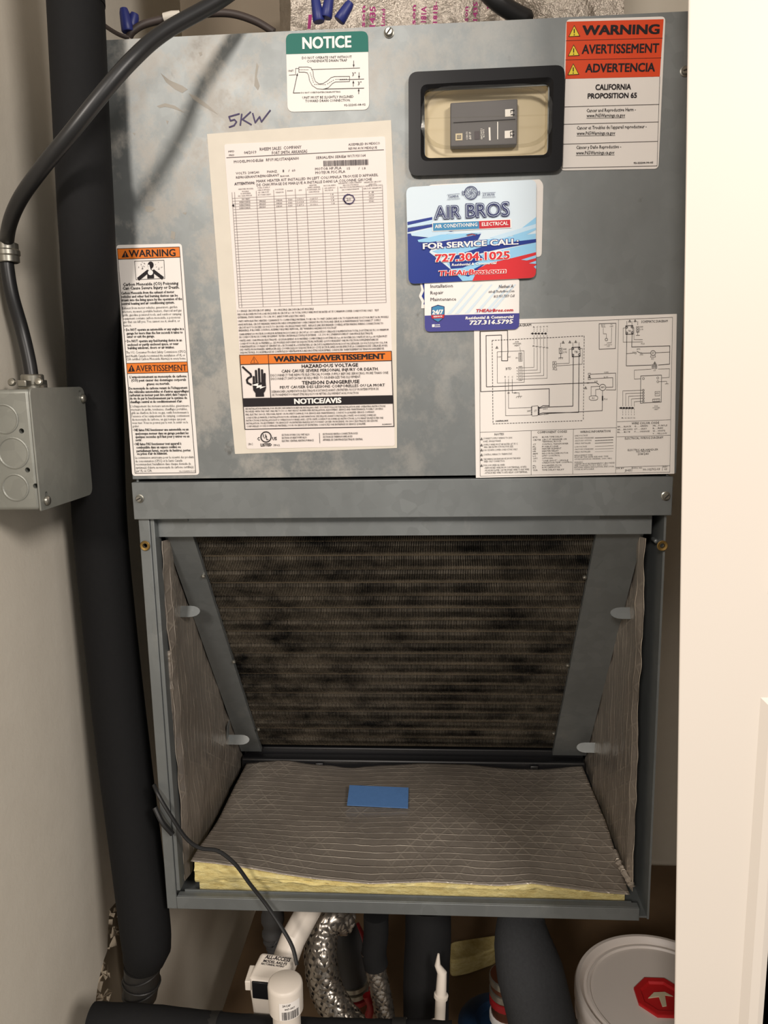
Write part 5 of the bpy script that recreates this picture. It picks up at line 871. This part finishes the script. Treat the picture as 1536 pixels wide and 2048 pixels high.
# fuzzy black elbow and its nipple
fz = thing('insulated_pipe', oy(1100, 2090, .06), 'broad fuzzy dark-grey insulated elbow left of the white bucket', 'pipe')
MB().tube(spline([oy(1046, 1812, .10), oy(1043, 1850, .085), (oy(1048, 1895, .07)), oy(1064, 1960, .06), oy(1081, 2030, .055), oy(1096, 2110, .05)], 8), [.0235 + .0145 * min(1, k / 22) + .0006 * noise.noise((k * .9, 3, 0)) for k in range(41)], 26).build('foam_sleeve', 'foam_fuzzy', fz, smooth=True)
nb = thing('pipe_nipple', oy(1015, 2060, .12), 'steel nipple with silver and red rings behind the fuzzy insulated elbow', 'fitting')
MB().tube([oy(1012, 1948, .12), oy(1014, 2070, .12)], .0190, 20).build('nipple', 'copper_dark', nb, smooth=True)
for v, mt in ((1956, 'screw_metal'), (1980, 'screw_metal'), (1997, 'red_plastic'), (2030, 'print_white')):
    MB().lathe([(.0195, -.005), (.0210, -.004), (.0210, .004), (.0195, .005)], oy(1013, v, .12), (0, 0, 1), 22).build('ring', mt, nb, smooth=True)
tag(MB().lathe([(.030, -.004), (.050, -.003), (.052, .002), (.044, .008), (.030, .010), (.024, .004)], oy(1000, 2052, .12), (0, 0, 1), 30).build('blue_collar', 'blue_plastic', None, smooth=True), 'blue plastic collar around the steel nipple', 'collar')
# low platform that carries the bucket, with a scrap of yellow insulation
pf = thing('platform', (.14, .36, 0), 'dark wooden platform low under the cabinet carrying the bucket', 'platform')
MB().box((-.30, .02, .468), (.58, .70, .490)).build('board', 'platform_wood', pf, bevel=.002)
for x in (-.28, .52):
    for y in (.04, .64): MB().box((x, y, 0), (x + .04, y + .04, .468)).build('leg', 'platform_wood', pf)
yi = [on(2, u, v, .4905) for u, v in ((900, 1915), (995, 1900), (995, 1928), (935, 1950), (900, 1956))]
tag(MB().prism(rounded(yi, .01), (0, 0, .03)).build('insulation_scrap', 'fiberglass', None, loc=yi[3], bevel=.003), 'scrap of yellow fibreglass behind the black wrapped pipe', 'insulation')
# ================================================================== bucket
lc = CAM + ray(1322, 1986) * .961; R_ = .105; Z0 = .490
bk_ = thing('bucket', (lc.x, lc.y, Z0), 'white plastic bucket with a red octagonal spout cap in its lid', 'bucket')
MB().lathe([(R_ * .86, 0), (R_ * .88, .003), (R_ * .95, lc.z - Z0 - .040), (R_ * .99, lc.z - Z0 - .038), (R_ * .99, lc.z - Z0 - .032), (R_ * .96, lc.z - Z0 - .030), (R_ * .96, lc.z - Z0 - .016)], (lc.x, lc.y, Z0), (0, 0, 1), 64).build('body', 'bucket_white', bk_, smooth=True)
lid = MB().lathe([(R_ * .985, -.019), (R_ * 1.0, -.017), (R_ * 1.0, -.003), (R_ * .985, 0), (R_ * .94, .0007), (R_ * .915, -.002), (R_ * .89, -.007), (R_ * .86, -.007), (R_ * .845, -.004), (R_ * .82, -.004), (R_ * .805, -.0065), (.0001, -.0065)], lc, (0, 0, 1), 72).build('lid', 'bucket_white', bk_, smooth=True)
cpz = lc + Vector((.0, -.001, -.0065)); oc = [(.033 * math.cos(k * math.pi / 4 + .39), .033 * math.sin(k * math.pi / 4 + .39)) for k in range(8)]
m = MB(); L = [[cpz + Vector((x * s, y * s, h)) for x, y in oc] for s, h in ((1, 0), (1, .0028), (.96, .0035), (.76, .0035), (.70, .0008))]; loops(m, L); m.poly(L[-1]); rc = m.build('spout_cap', 'cap_red', lid)
MB().prism([cpz + Vector((x * .7, y * .7, .0009)) for x, y in ((-.024, -.004), (-.010, .010), (.010, .012), (.022, .002), (.008, .004), (.004, -.020), (-.004, -.022), (-.004, .000))], (0, 0, .0014)).build('pull_tab', 'cream_plastic', rc, bevel=.0005)
hb = [Vector((lc.x + R_ * a, lc.y + R_ * b, lc.z - R_ * c)) for a, b, c in ((-.99, -.07, .34), (-1.05, -.27, .40), (-.98, -.57, .73), (-.5, -1.0, 1.2), (0, -1.1, 1.32), (.5, -1.0, 1.2), (.98, -.57, .73), (.99, -.07, .34))]
MB().tube(spline(hb, 6), .0016, 8).build('handle', 'wire_steel', bk_, smooth=True)
